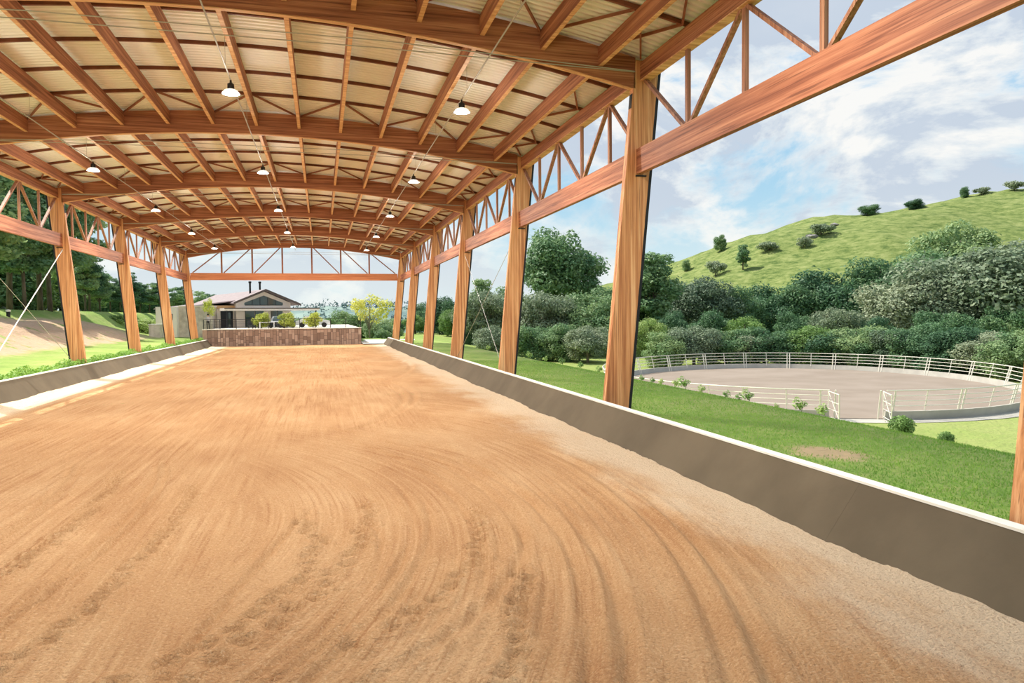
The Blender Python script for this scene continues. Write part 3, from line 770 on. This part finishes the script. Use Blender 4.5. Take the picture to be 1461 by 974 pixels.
pf = tag(empty('round_pen_fence', (PC[0], PC[1], PZ)), 'off-white tubular steel fence on a low concrete ring around the sand pen', 'fence')
def loc(p): return (p[0]-PC[0], p[1]-PC[1], p[2]-PZ)
for i in range(n_post):
    a, b = angs[i], angs[i+1]; sub = np.linspace(a, b, 7)
    # curb panel
    v = []; q = MB()
    for s in sub: v += [loc(pen(s, -.25)), loc(pen(s, .46)), tuple(np.array(loc(pen(s, .46)))*np.array([1.009,1.009,1])), tuple(np.array(loc(pen(s, -.25)))*np.array([1.009,1.009,1]))]
    f = []
    for j in range(6):
        o = 4*j
        for kk in range(4): f.append((o+kk, o+(kk+1) % 4, o+4+(kk+1) % 4, o+4+kk))
    f += [(0,1,2,3), (27,26,25,24)]; q.add(v, f); q.build('curb_panel', CURB, pf)
    for h, r in ((.72,.025), (.98,.025), (1.24,.025), (1.52,.034)):
        MB().tube([loc(pen(s, h)) for s in sub], r, 6).build('rail', PENST, pf)
    mid = (a+b)/2
    MB().tube([loc(pen(mid, .3)), loc(pen(mid, 1.52))], .028, 6).build('baluster', PENST, pf)
for i in range(n_post+1):
    a = angs[i]; e = .13/PR
    for s in ((-e, e) if 0 < i < n_post else ((-.02, .03) if i == 0 else (-.03, .02))):
        MB().tube([loc(pen(a+s, -.1)), loc(pen(a+s, 1.53))], .042, 8).build('post', PENST, pf)
# gate leaves standing open
for nmx, a, sgn in (('left', GA0, -1), ('right', GA1, 1)):
    base = np.array(pen(a, 0)); o2 = np.array(pen_xy(a, 1.0))-np.array(pen_xy(a, 0)); tn = np.array([-o2[1], o2[0]])*sgn; o2 = o2*.9+tn*.15; o2 /= np.linalg.norm(o2); out = np.array([o2[0], o2[1], 0])
    g = tag(empty('pen_gate', tuple(base)), 'narrow steel gate leaf standing open at the %s side of the pen entrance' % nmx, 'gate', 'open pen gate leaves')
    hw = 1.7
    for h, r in ((.15,.022), (.55,.018), (.95,.018), (1.42,.026)): MB().tube([out*.0+np.array((0,0,h)), out*hw+np.array((0,0,h))], r, 6).build('gate_rail', PENST, g)
    for s in (0.0, hw): MB().tube([out*s+np.array((0,0,.08)), out*s+np.array((0,0,1.45))], .03, 6).build('gate_stile', PENST, g)
    MB().tube([np.array((0,0,1.4)), out*hw+np.array((0,0,.16))], .018, 6).build('gate_brace', PENST, g)
# pale pavement strip round the pen entrance
ring = []
for i in range(N+1):
    t = 2*math.pi*i/N
    ring.append([(*pen_xy(t, r), PZ+.03) for r in (-.3, 1.3)])
struct(obj('pen_apron', gridmesh('pen_apron', np.array(ring)), CURB), 'pale concrete apron around the round pen')

# ------------------------------------------------------------------ left side: pines, weeds, bank
G3 = 'pines on the left bank'
for kd, px, yt, Y, wd, lb in (
    ('pine', 14, 200, 85, 1.25, 'tall pine with a thick dark trunk at the left edge of the photo'),
    ('pine_b', -30, 190, 72, 1.3, 'tall pine cut off by the left edge of the photo'),
    ('pine', 58, 212, 90, 1.2, 'tall pine with a double trunk left of the third left column in view'),
    ('pine_b', 72, 225, 89, 1.2, 'tall pine trunk close beside the double-trunked pine'),
    ('pine_b', 36, 255, 82, 1.2, 'darker pine standing back between the two tall pines'),
    ('pine', 102, 250, 97, 1.2, 'pine behind the nearest left column in view'),
    ('pine_b', 128, 355, 112, 1.35, 'pine just right of the nearest left column in view'),
    ('pine', 122, 345, 110, 1.1, 'dark pine with a bare lower trunk on the bank edge'),
    ('pine', 143, 385, 117, 1.5, 'bushy pine in the gap between the first two left columns'),
    ('pine_b', 158, 392, 123, 1.5, 'blue-green pine in the middle of that gap'),
    ('pine', 172, 398, 123, 1.4, 'pine partly behind the second left column in view'),
    ('pine_b', 188, 385, 135, 1.3, 'pine hidden behind the second left column in view'),
    ('pine', 200, 400, 141, 1.4, 'pine just right of the second left column in view'),
    ('pine_b', 214, 402, 143, 1.5, 'rounded pine left of the third left column in view'),
    ('pine', 228, 400, 145, 1.4, 'pine behind the third left column in view'),
    ('pine_b', 250, 408, 165, 1.5, 'pine between the two farthest left columns'),
    ('pine', 262, 406, 174, 1.4, 'pine just left of the far corner column on the left'),
    ('pine_b', 284, 412, 201, 1.4, 'pine just right of the far left corner column'),
    ('pine', 296, 416, 214, 1.4, 'pine rising over the left end of the clubhouse roof')):
    tree_px(kd, px, yt, Y, lb, 'tree', G3, 'pine_tree', wd)
tree_px('bush', 204, 452, 100, 'bright round bush beside the white block of the clubhouse', 'bush', None, 'bush', 1.3)
tree_px('bush', 170, 446, 108, 'pale green bush under the pines in the left gap', 'bush', None, 'bush', 1.5)
for kd, px, yt, Y, wd, lb in (('round', -10, 330, 112, 1.3, 'leafy tree filling the gap at the left edge behind the pines'), ('bright', 25, 360, 118, 1.4, 'lighter leafy tree behind the two left pines'), ('round', 48, 352, 125, 1.3, 'dark leafy tree between the tall pine trunks'),
    ('broad', 88, 372, 130, 1.3, 'leafy tree behind the nearest left column in view'), ('bright', 118, 402, 138, 1.3, 'pale leafy tree behind the bushy pines'), ('round', 150, 408, 150, 1.4, 'dark leafy tree low behind the left gap'), ('broad', 182, 414, 160, 1.4, 'leafy tree low behind the second left column in view'),
    ('round', 212, 418, 170, 1.4, 'leafy tree low behind the round bush'), ('broad', 245, 420, 185, 1.4, 'leafy tree low over the white block')):
    tree_px(kd, px, yt, Y, lb, 'tree', 'leafy trees behind the pines', 'background_tree', wd)
# leafy ground cover along the left wall
rg = np.random.default_rng(31); n = 26000
gy = rg.uniform(26, 85.6, n); gxx = -9.95-np.abs(rg.normal(0, .48, n)); lump = .5+.5*np.sin(gy*1.7)*np.sin(gy*.63+1); keep = rg.uniform(size=n) < .35+.65*lump
for yk in FR: keep &= ~((np.abs(gy-yk-.11) < .17) & (gxx < -9.95) & (gxx > -10.95))
gy, gxx, lump = gy[keep], gxx[keep], lump[keep]; n = len(gy)
gz = np.maximum(H(gxx, gy), .6)+rg.uniform(-.02, .40, n)*(.45+lump)*np.exp(-((-gxx-10.1)/.6)**2)
c = np.stack([gxx, gy, gz], -1); nr = rg.normal(size=(n,3))*.5+np.array([.1,-.2,.8]); nr /= np.linalg.norm(nr, axis=1)[:, None]
a = np.cross(nr, rg.normal(size=(n,3))); a /= np.linalg.norm(a, axis=1)[:, None]; b = np.cross(nr, a); s = rg.uniform(.03, .075, n)[:, None]
WEED = leafmat('weed_leaves', (.10,.24,.03), (.20,.38,.05), (.38,.52,.12), .3)
tag(obj('ground_cover', quads('ground_cover', np.stack([c-a*s, c-b*s*.6, c+a*s, c+b*s*.6], 1), n), WEED), 'bright leafy weeds growing behind the left kick wall', 'weeds', None, 'stuff')
# short grass blades on the near lawn right of the wall
n = 90000; gy = 5+40*rg.uniform(size=n)**1.5; gxx = rg.uniform(9.95, 17.6, n)
inc = (np.hypot(gxx-PATX, (gy-PATY)*.8)+rg.normal(0, .22, n) < .62)
for yk in FR: inc |= (np.abs(gy-yk-.11) < .18) & (gxx > 9.9) & (gxx < 10.95)
gxx, gy = gxx[~inc], gy[~inc]; n = len(gy)
gz = H(gxx, gy); hgt = rg.uniform(.02, .055, n); aa = rg.uniform(0, 6.28, n); wv = .010+.004*rg.uniform(size=n)
dx, dy = np.cos(aa)*wv, np.sin(aa)*wv; lx, ly = rg.normal(0, .018, n), rg.normal(0, .018, n)
V = np.stack([np.stack([gxx-dx, gy-dy, gz-.01], -1), np.stack([gxx+dx, gy+dy, gz-.01], -1), np.stack([gxx+lx, gy+ly, gz+hgt], -1)], 1)
BLADE = leafmat('grass_blades', (.22,.40,.07), (.33,.52,.09), (.48,.58,.17), .35)
tag(obj('lawn_blades', quads('lawn_blades', V, n, 3), BLADE), 'short green grass on the shaded lawn right of the kick wall', 'grass', None, 'stuff')
# small black bollard light
bl = tag(empty('bollard_light', (float(hit(12,452)[0]), float(hit(12,452)[1]), float(hit(12,452)[2]))), 'small black bollard light on the bank at the left edge', 'light')
MB().lathe([(.01,-.1),(.16,-.1),(.16,.45),(.01,.45)], 10).build('body', BLACK, bl); MB().lathe([(.01,.46),(.2,.46),(.2,.6),(.01,.66)], 10).build('head', PLASTW, bl)

# ------------------------------------------------------------------ terrace at the far end
TZ = 1.86; TY = 86.0
tw = tag(empty('terrace_wall', (0, TY, 0)), 'brown split-stone retaining wall closing the far end of the arena', 'wall')
MB().box(-10.2, 6.85, .10, .45, -.3, TZ-.02).build('core', FASC, tw)
q = MB(); rr = random.Random(4); x = -10.2
while x < 6.84:
    wdt = rr.uniform(.2, .42); z = -.2
    while z < TZ-.08:
        hh = min(rr.uniform(.35, .9), TZ-.06-z); d = rr.uniform(.02, .10)
        q.box(x+.012, min(x+wdt, 6.85)-.022, d, .14, z+.012, z+hh-.022); z += hh
    x += wdt
tag(q.build('stone_facing', STONE, tw), 'split upright stones', None, None, 'stuff')
MB().box(-10.25, 6.9, -.04, .5, TZ-.02, TZ+.06).build('coping', CAPM, tw)
MB().box(-10.2, -9.75, -.02, 6, -.3, TZ).build('return_wall', STONE, tw)
tf = struct(MB().box(-10.15, 6.85, TY+.46, 128, TZ-.4, TZ).build('terrace_floor', PAVE), 'pale paved terrace in front of the clubhouse')
path_ = MB().add([(6.9,TY-2.5,.13),(12.6,TY-2.2,.1),(14,TY+8,.24),(6.9,TY+9,.24)], [(0,1,2,3)])
struct(path_.build('exit_path', PAVE), 'pale exit path right of the terrace wall')
rl = tag(empty('terrace_railing', (0, TY+.22, TZ+.06)), 'black metal railing along the top of the far stone wall', 'railing')
xr = [-10.1+1.688*i for i in range(11)]
for x in xr: MB().box(x-.035, x+.035, -.03, .03, 0, 1.08).build('post', RAIL, rl)
for x in (-9.7,-9.35,-9.0): MB().box(x-.018, x+.018, -.015, .015, 0, 1.05).build('baluster', RAIL, rl)
for i in range(7): 
    z = 1.06 if i == 6 else .14+.14*i
    MB().bar((-10.1, 0, z), (6.78, 0, z), .04 if i == 6 else .02, .05 if i == 6 else .02).build('rail', RAIL, rl)

# clubhouse, its ridge running back to the left
CH = at_y(376, 413, 102); RZ = math.atan2(10.4, 28.0)
ch = tag(empty('clubhouse', (CH[0], 102, TZ), RZ), 'low clubhouse with mauve-grey gabled roof, big gable window and flat porch', 'building')
hw, ez, az, dp = 3.55, 3.25, 4.75, 26
v = [(-hw,0,0),(hw,0,0),(hw,0,ez),(0,0,az),(-hw,0,ez)]; n5 = len(v)
q = MB(); q.add(v+[(x,dp,z) for x,_,z in v], [(0,1,2,3,4),(9,8,7,6,5),(0,5,6,1),(1,6,7,2),(3,8,9,4),(2,7,8,3),(4,9,5,0)]); q.build('main_walls', PLAST, ch)
for sg in (-1, 1):
    x1, z1 = sg*(hw+1.1), az+.25-(az-ez)/hw*(hw+1.1)*.98
    if sg < 0: x1, z1 = -(hw+.55), az+.25-(az-ez)/hw*(hw+.55)
    a, b = sorted((0, x1)); za, zb = (z1, az+.25) if x1 < 0 else (az+.25, z1)
    q = MB().hexa([(a,-1.0,za-.16),(b,-1.0,zb-.16),(b,dp+.6,zb-.16),(a,dp+.6,za-.16),(a,-1.0,za),(b,-1.0,zb),(b,dp+.6,zb),(a,dp+.6,za)])
    r_ = q.build('roof_slope', ROOFM, ch)
    MB().hexa([(a,-1.06,za-.24),(b,-1.06,zb-.24),(b,-1.005,zb-.24),(a,-1.005,za-.24),(a,-1.06,za+.04),(b,-1.06,zb+.04),(b,-1.005,zb+.04),(a,-1.005,za+.04)]).build('barge_board', FASC, r_)
# lower lean-to roof on the left
q = MB().hexa([(-9.2,.6,ez-.55),(-3.5,.6,ez+.18),(-3.5,dp,ez+.18),(-9.2,dp,ez-.55),(-9.2,.6,ez-.42),(-3.5,.6,ez+.32),(-3.5,dp,ez+.32),(-9.2,dp,ez-.42)]); q.build('side_roof', ROOFM, ch)
MB().box(-8.7, -3.5, 1.2, dp-1, -1.2, ez-.55).build('side_walls', PLASTW, ch)
MB().box(-8.7, -3.4, .75, 1.22, ez-.75, ez-.35).build('timber_soffit', SOFF, ch)
gw = MB(); pts = [(-2.5,2.95),(2.5,2.95),(2.5,3.25),(0,4.2),(-2.5,3.25)]
gw.add([(x,-.03,z) for x, z in pts]+[(x,.03,z) for x, z in pts], [(4,3,2,1,0),(5,6,7,8,9)]+[(i,(i+1)%5,5+(i+1)%5,5+i) for i in range(5)])
gwo = gw.build('gable_window', GLASS, ch)
for x in (-1.5,-.5,.5,1.5): MB().box(x-.03, x+.03, -.06, -.03, 2.96, 4.17-abs(x)*.38).build('mullion', FRAMEK, gwo)
MB().box(-2.45, 2.45, -.07, -.03, 2.9, 2.97).build('sill', FRAMEK, gwo)
for i, (x0, x1) in enumerate(((-2.45,-1.2), (-1.2,0.0), (.9,1.7), (1.7,2.5))):
    wo = MB().box(x0+.04, x1-.04, -.04, .02, .05, 2.15).build('glazed_door', GLASS, ch)
    MB().box(x0, x0+.06, -.06, -.03, 0, 2.2).build('door_frame', FRAMEK, wo)
MB().box(-5.2, -3.7, 1.1, 1.2, 0, 2.2).build('dark_doorway', FRAMEK, ch)
MB().box(-4.3, -4.0, 1.05, 1.12, .1, 2.0).build('door_pane', GLASS, ch)
MB().box(-5.6, 6.6, -2.6, -.1, 2.2, 2.52).build('porch_slab', PLAST, ch)
MB().box(-5.65, 6.65, -2.66, -2.6, 2.42, 2.56).build('porch_edge', FASC, ch)
for x in (6.2, -5.3): MB().box(x-.07, x+.07, -2.4, -2.26, 0, 2.2).build('porch_post', FRAMEK, ch)
for x in (-1.05, .25):
    cm = MB().lathe([(.13,az-.5),(.13,az+1.15),(.19,az+1.16),(.19,az+1.4),(.001,az+1.42)], 10, (x, 2.5, 0)).build('chimney_flue', BLACK, ch)
sb = tag(empty('stone_block', (-12.6, 97, TZ)), 'rubble-stone clad block at the left of the clubhouse', 'building')
MB().box(-1.9, 2.0, 0, 9, -1.4, 2.72).build('walls', STONEB, sb); MB().box(-2.0, 2.1, -.08, 9.1, 2.72, 2.84).build('parapet', PLASTW, sb)
wb = tag(empty('white_block', (-15.6, 95.5, 1.0)), 'cream plastered block with two small windows left of the stone block', 'building')
MB().box(-1.15, 1.15, 0, 9, -1.2, 3.55).build('walls', PLASTW, wb)
for x, z in ((.42,1.95), (.46,.2)):
    wn = MB().box(x-.3, x+.3, -.03, .02, z, z+.75).build('window', FRAMEK, wb); MB().box(x-.24, x+.24, -.045, -.03, z+.06, z+.69).build('pane', GLASS, wn)
rs = tag(empty('stone_stub', (-15.9, 91.5, .6)), 'low grey stone stub wall in the grass left of the clubhouse', 'wall')
MB().box(-.8, .35, 0, 2.4, -.5, 1.85).build('body', STONEB, rs); MB().box(-.86, .41, -.05, 2.45, 1.85, 1.93).build('coping', CAPM, rs)

# plants on the terrace
for px, lb in ((373,'left one of the round yellow-green bushes behind the railing'), (409,'middle one of the round yellow-green bushes behind the railing'), (447,'right one of the round golden bushes behind the railing')):
    p = at_y(px, 455, 93); plant('ybush', (p[0], 93, TZ), 1.95, 1.0, lb, 'bush', 'round bushes on the terrace', 'round_bush')
p = at_y(298, 450, 94); plant('sparse', (p[0], 94, TZ), 4.0, .62, 'slender young tree with yellow-green leaves before the stone block', 'tree', None, 'young_tree')
tree_px('sparse', 527, 412, 112, 'tall airy tree with sparse yellowish leaves near the far right corner', 'tree', None, 'airy_tree', 1.0)
G4 = 'trees beyond the terrace'
for kd, px, yt, Y, wd, lb in (('bright', 470, 452, 150, 1.3, 'rounded green tree beyond the right part of the railing'), ('round', 495, 440, 165, 1.2, 'dark green tree behind the middle of the right railing'),
    ('bright', 512, 448, 135, 1.2, 'yellow-green bushy tree left of the airy tree'), ('round', 545, 452, 125, 1.3, 'dense dark bush-like tree below the airy tree'), ('broad', 432, 452, 170, 1.3, 'pale tree beyond the white car'),
    ('round', 556, 460, 118, 1.2, 'low dark tree against the far right corner column')):
    tree_px(kd, px, yt, Y, lb, 'tree', G4, 'valley_tree', wd)

# cars parked behind the railing
def car(p, rz, body, lab):
    t = tag(empty('car', p, rz), lab, 'car', 'cars parked beyond the terrace')
    prof = [(-2.1,.35),(-2.1,.75),(-1.9,.88),(-1.25,.93),(-.75,1.42),(.85,1.45),(1.55,.98),(2.1,.86),(2.15,.35)]
    n = len(prof); q = MB(); q.add([(x,-.85,z) for x, z in prof]+[(x,.85,z) for x, z in prof], [tuple(range(n))[::-1], tuple(range(n,2*n))]+[(i,(i+1)%n,n+(i+1)%n,n+i) for i in range(n)]); q.build('body', body, t)
    MB().add([(-1.1,-.86,.95),(-.72,-.86,1.34),(.8,-.86,1.37),(1.35,-.86,.98)], [(0,3,2,1)]).build('side_window', GLASS, t)
    MB().add([(-1.27,-.7,.96),(-1.27,.7,.96),(-.80,.62,1.39),(-.80,-.62,1.39)], [(0,3,2,1)]).build('windscreen', GLASS, t)
    for x in (-1.35, 1.35):
        for y in (-.86, .86): MB().tube([(x,y-.1,.32),(x,y+.1,.32)], .32, 14).build('wheel', BLACK, t)
CARW = mat('white_car_paint', (.80,.80,.80), .25, None, .6); CARD = mat('dark_car_paint', (.03,.04,.055), .25, None, .6)
p = at_y(447, 468, 97); car((p[0], 97, TZ), math.pi, CARW, 'white car half hidden behind the right part of the railing')
p = at_y(403, 468, 96); car((p[0], 95.2, TZ), 1.2, CARD, 'dark car behind the middle of the railing')
# terrace chairs and table
def chair(p, rz, lab):
    t = tag(empty('terrace_chair', p, rz), lab, 'chair', 'terrace chairs')
    MB().box(-.28,.28,-.28,.28,.40,.46).build('seat', FRAMEK, t); MB().box(-.28,.28,.24,.30,.46,.95).build('backrest', FRAMEK, t)
    for x in (-.25,.25):
        for y in (-.25,.25): MB().box(x-.025,x+.025,y-.025,y+.025,0,.40).build('leg', FRAMEK, t)
p = at_y(358, 466, 92); chair((p[0], 92, TZ), .3, 'dark chair on the terrace under the left glazing'); p = at_y(369, 466, 92.5); chair((p[0], 92.6, TZ), -.8, 'dark chair beside the white terrace table')
p = at_y(381, 466, 91.5); t = tag(empty('terrace_table', (p[0], 91.5, TZ)), 'white table on the terrace behind the railing', 'table')
MB().box(-.9,.9,-.45,.45,.70,.76).build('tabletop', CARW, t)
for x in (-.8,.8):
    for y in (-.38,.38): MB().box(x-.03,x+.03,y-.03,y+.03,0,.70).build('leg', CARW, t)

# person at the railing
def person(p, rz):
    V = [(0,0,.93),(0,.01,1.15),(0,.0,1.38),(0,0,1.47),(0,-.02,1.56),(0,-.02,1.68),
         (-.10,0,.86),(-.10,-.02,.48),(-.11,0,.08),(-.12,-.13,.04),(.10,0,.86),(.11,.02,.48),(.12,.02,.08),(.13,-.11,.04),
         (-.18,0,1.39),(-.24,.03,1.12),(-.14,-.18,1.02),(.18,0,1.39),(.25,.03,1.12),(.15,-.18,1.03)]
    E_ = [(0,1),(1,2),(2,3),(3,4),(4,5),(0,6),(6,7),(7,8),(8,9),(0,10),(10,11),(11,12),(12,13),(2,14),(14,15),(15,16),(2,17),(17,18),(18,19)]
    Rr = [(.15,.11),(.14,.10),(.15,.10),(.055,.055),(.08,.095),(.07,.085)]+[(.085,.09),(.06,.065),(.045,.05),(.04,.03)]*2+[(.06,.06),(.042,.045),(.03,.03)]*2
    me = bpy.data.meshes.new('body'); me.from_pydata(V, E_, []); o = bpy.data.objects.new('tmp', me); col.objects.link(o)
    md = o.modifiers.new('s', 'SKIN'); 
    for i, r in enumerate(Rr): me.skin_vertices[0].data[i].radius = r
    me.skin_vertices[0].data[0].use_root = True
    sd = o.modifiers.new('u', 'SUBSURF'); sd.levels = 2; sd.render_levels = 2
    bpy.context.view_layer.update()
    em_ = bpy.data.meshes.new_from_object(o.evaluated_get(bpy.context.evaluated_depsgraph_get()))
    bpy.data.objects.remove(o)
    for mt in (mat('skin', (.55,.33,.22), .6), mat('grey_shirt', (.42,.40,.42), .9), mat('black_trousers', (.015,.015,.018), .9), mat('dark_hair', (.02,.015,.012), .8)): em_.materials.append(mt)
    for pl in em_.polygons:
        z = pl.center.z; y = pl.center.y; x = abs(pl.center.x)
        pl.material_index = 2 if z < .97 and not (x > .09 and y < -.09 and z > .9) else (1 if z < 1.44 else (3 if (z > 1.66 or (y > 0 and z > 1.55)) else 0))
        if z > .9 and y < -.15 and z < 1.1: pl.material_index = 0
        pl.use_smooth = True
    em_.name = 'body'
    t = tag(empty('person', p, rz), 'person in grey top and black trousers standing behind the left end of the railing', 'person')
    obj('body', em_, None, t)
    hd = MB().lathe([(.001,1.80),(.06,1.785),(.10,1.73),(.105,1.66),(.09,1.60)], 14, (0,.0,0)).build('hair', bpy.data.materials['dark_hair'], t, True)
p = at_y(297, 469, 90); person((p[0], 90.0, TZ), .25)

# ------------------------------------------------------------------ distant hills
def far_hill(name, Y0, x0, x1, zt, seed, lab):
    rg = np.random.default_rng(seed); X = np.linspace(x0, x1, 160)
    top = np.interp(X, np.linspace(x0, x1, len(zt)), zt)+.03*Y0/10*np.convolve(rg.normal(size=160), np.ones(9)/9, 'same')
    rows = []
    for t in np.linspace(0, 1, 14):
        rows.append(np.stack([X, np.full(160, Y0+t*Y0*.35), -40+(top+40)*(math.sin(t*math.pi/2))+rg.normal(0, Y0*.0012, 160)], -1))
    P = np.array(rows)
    o = obj(name, gridmesh(name, P), FARG, None, True); struct(o, lab); return P
FARG = mat('hazed_forest_green', noisy((.13,.20,.20), (.30,.38,.33), .03, (1,1,1.5), 9), 1.0, None, .05)  # forest green shifted towards blue-grey, haze painted into the colour
Pa = far_hill('far_hill', 620, -420, 320, [6,7,8,8,10,12,15,14,13,12,10], 1, 'haze-tinted blue-green wooded hills on the horizon beyond the terrace')
Pb = far_hill('farther_hill', 1500, -1300, 1400, [25,24,26,28,22,26,30,27,24,26], 2, 'haze-tinted pale distant hills on the horizon')
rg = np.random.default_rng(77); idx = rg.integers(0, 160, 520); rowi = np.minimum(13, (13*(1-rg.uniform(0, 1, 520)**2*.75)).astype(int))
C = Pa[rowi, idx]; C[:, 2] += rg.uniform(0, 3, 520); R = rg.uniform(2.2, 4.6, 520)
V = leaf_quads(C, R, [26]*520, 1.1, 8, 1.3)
tag(obj('distant_woods', quads('distant_woods', V, len(V)), FAR), 'dense haze-tinted blue-green woods covering the far hill', 'woods', None, 'stuff')
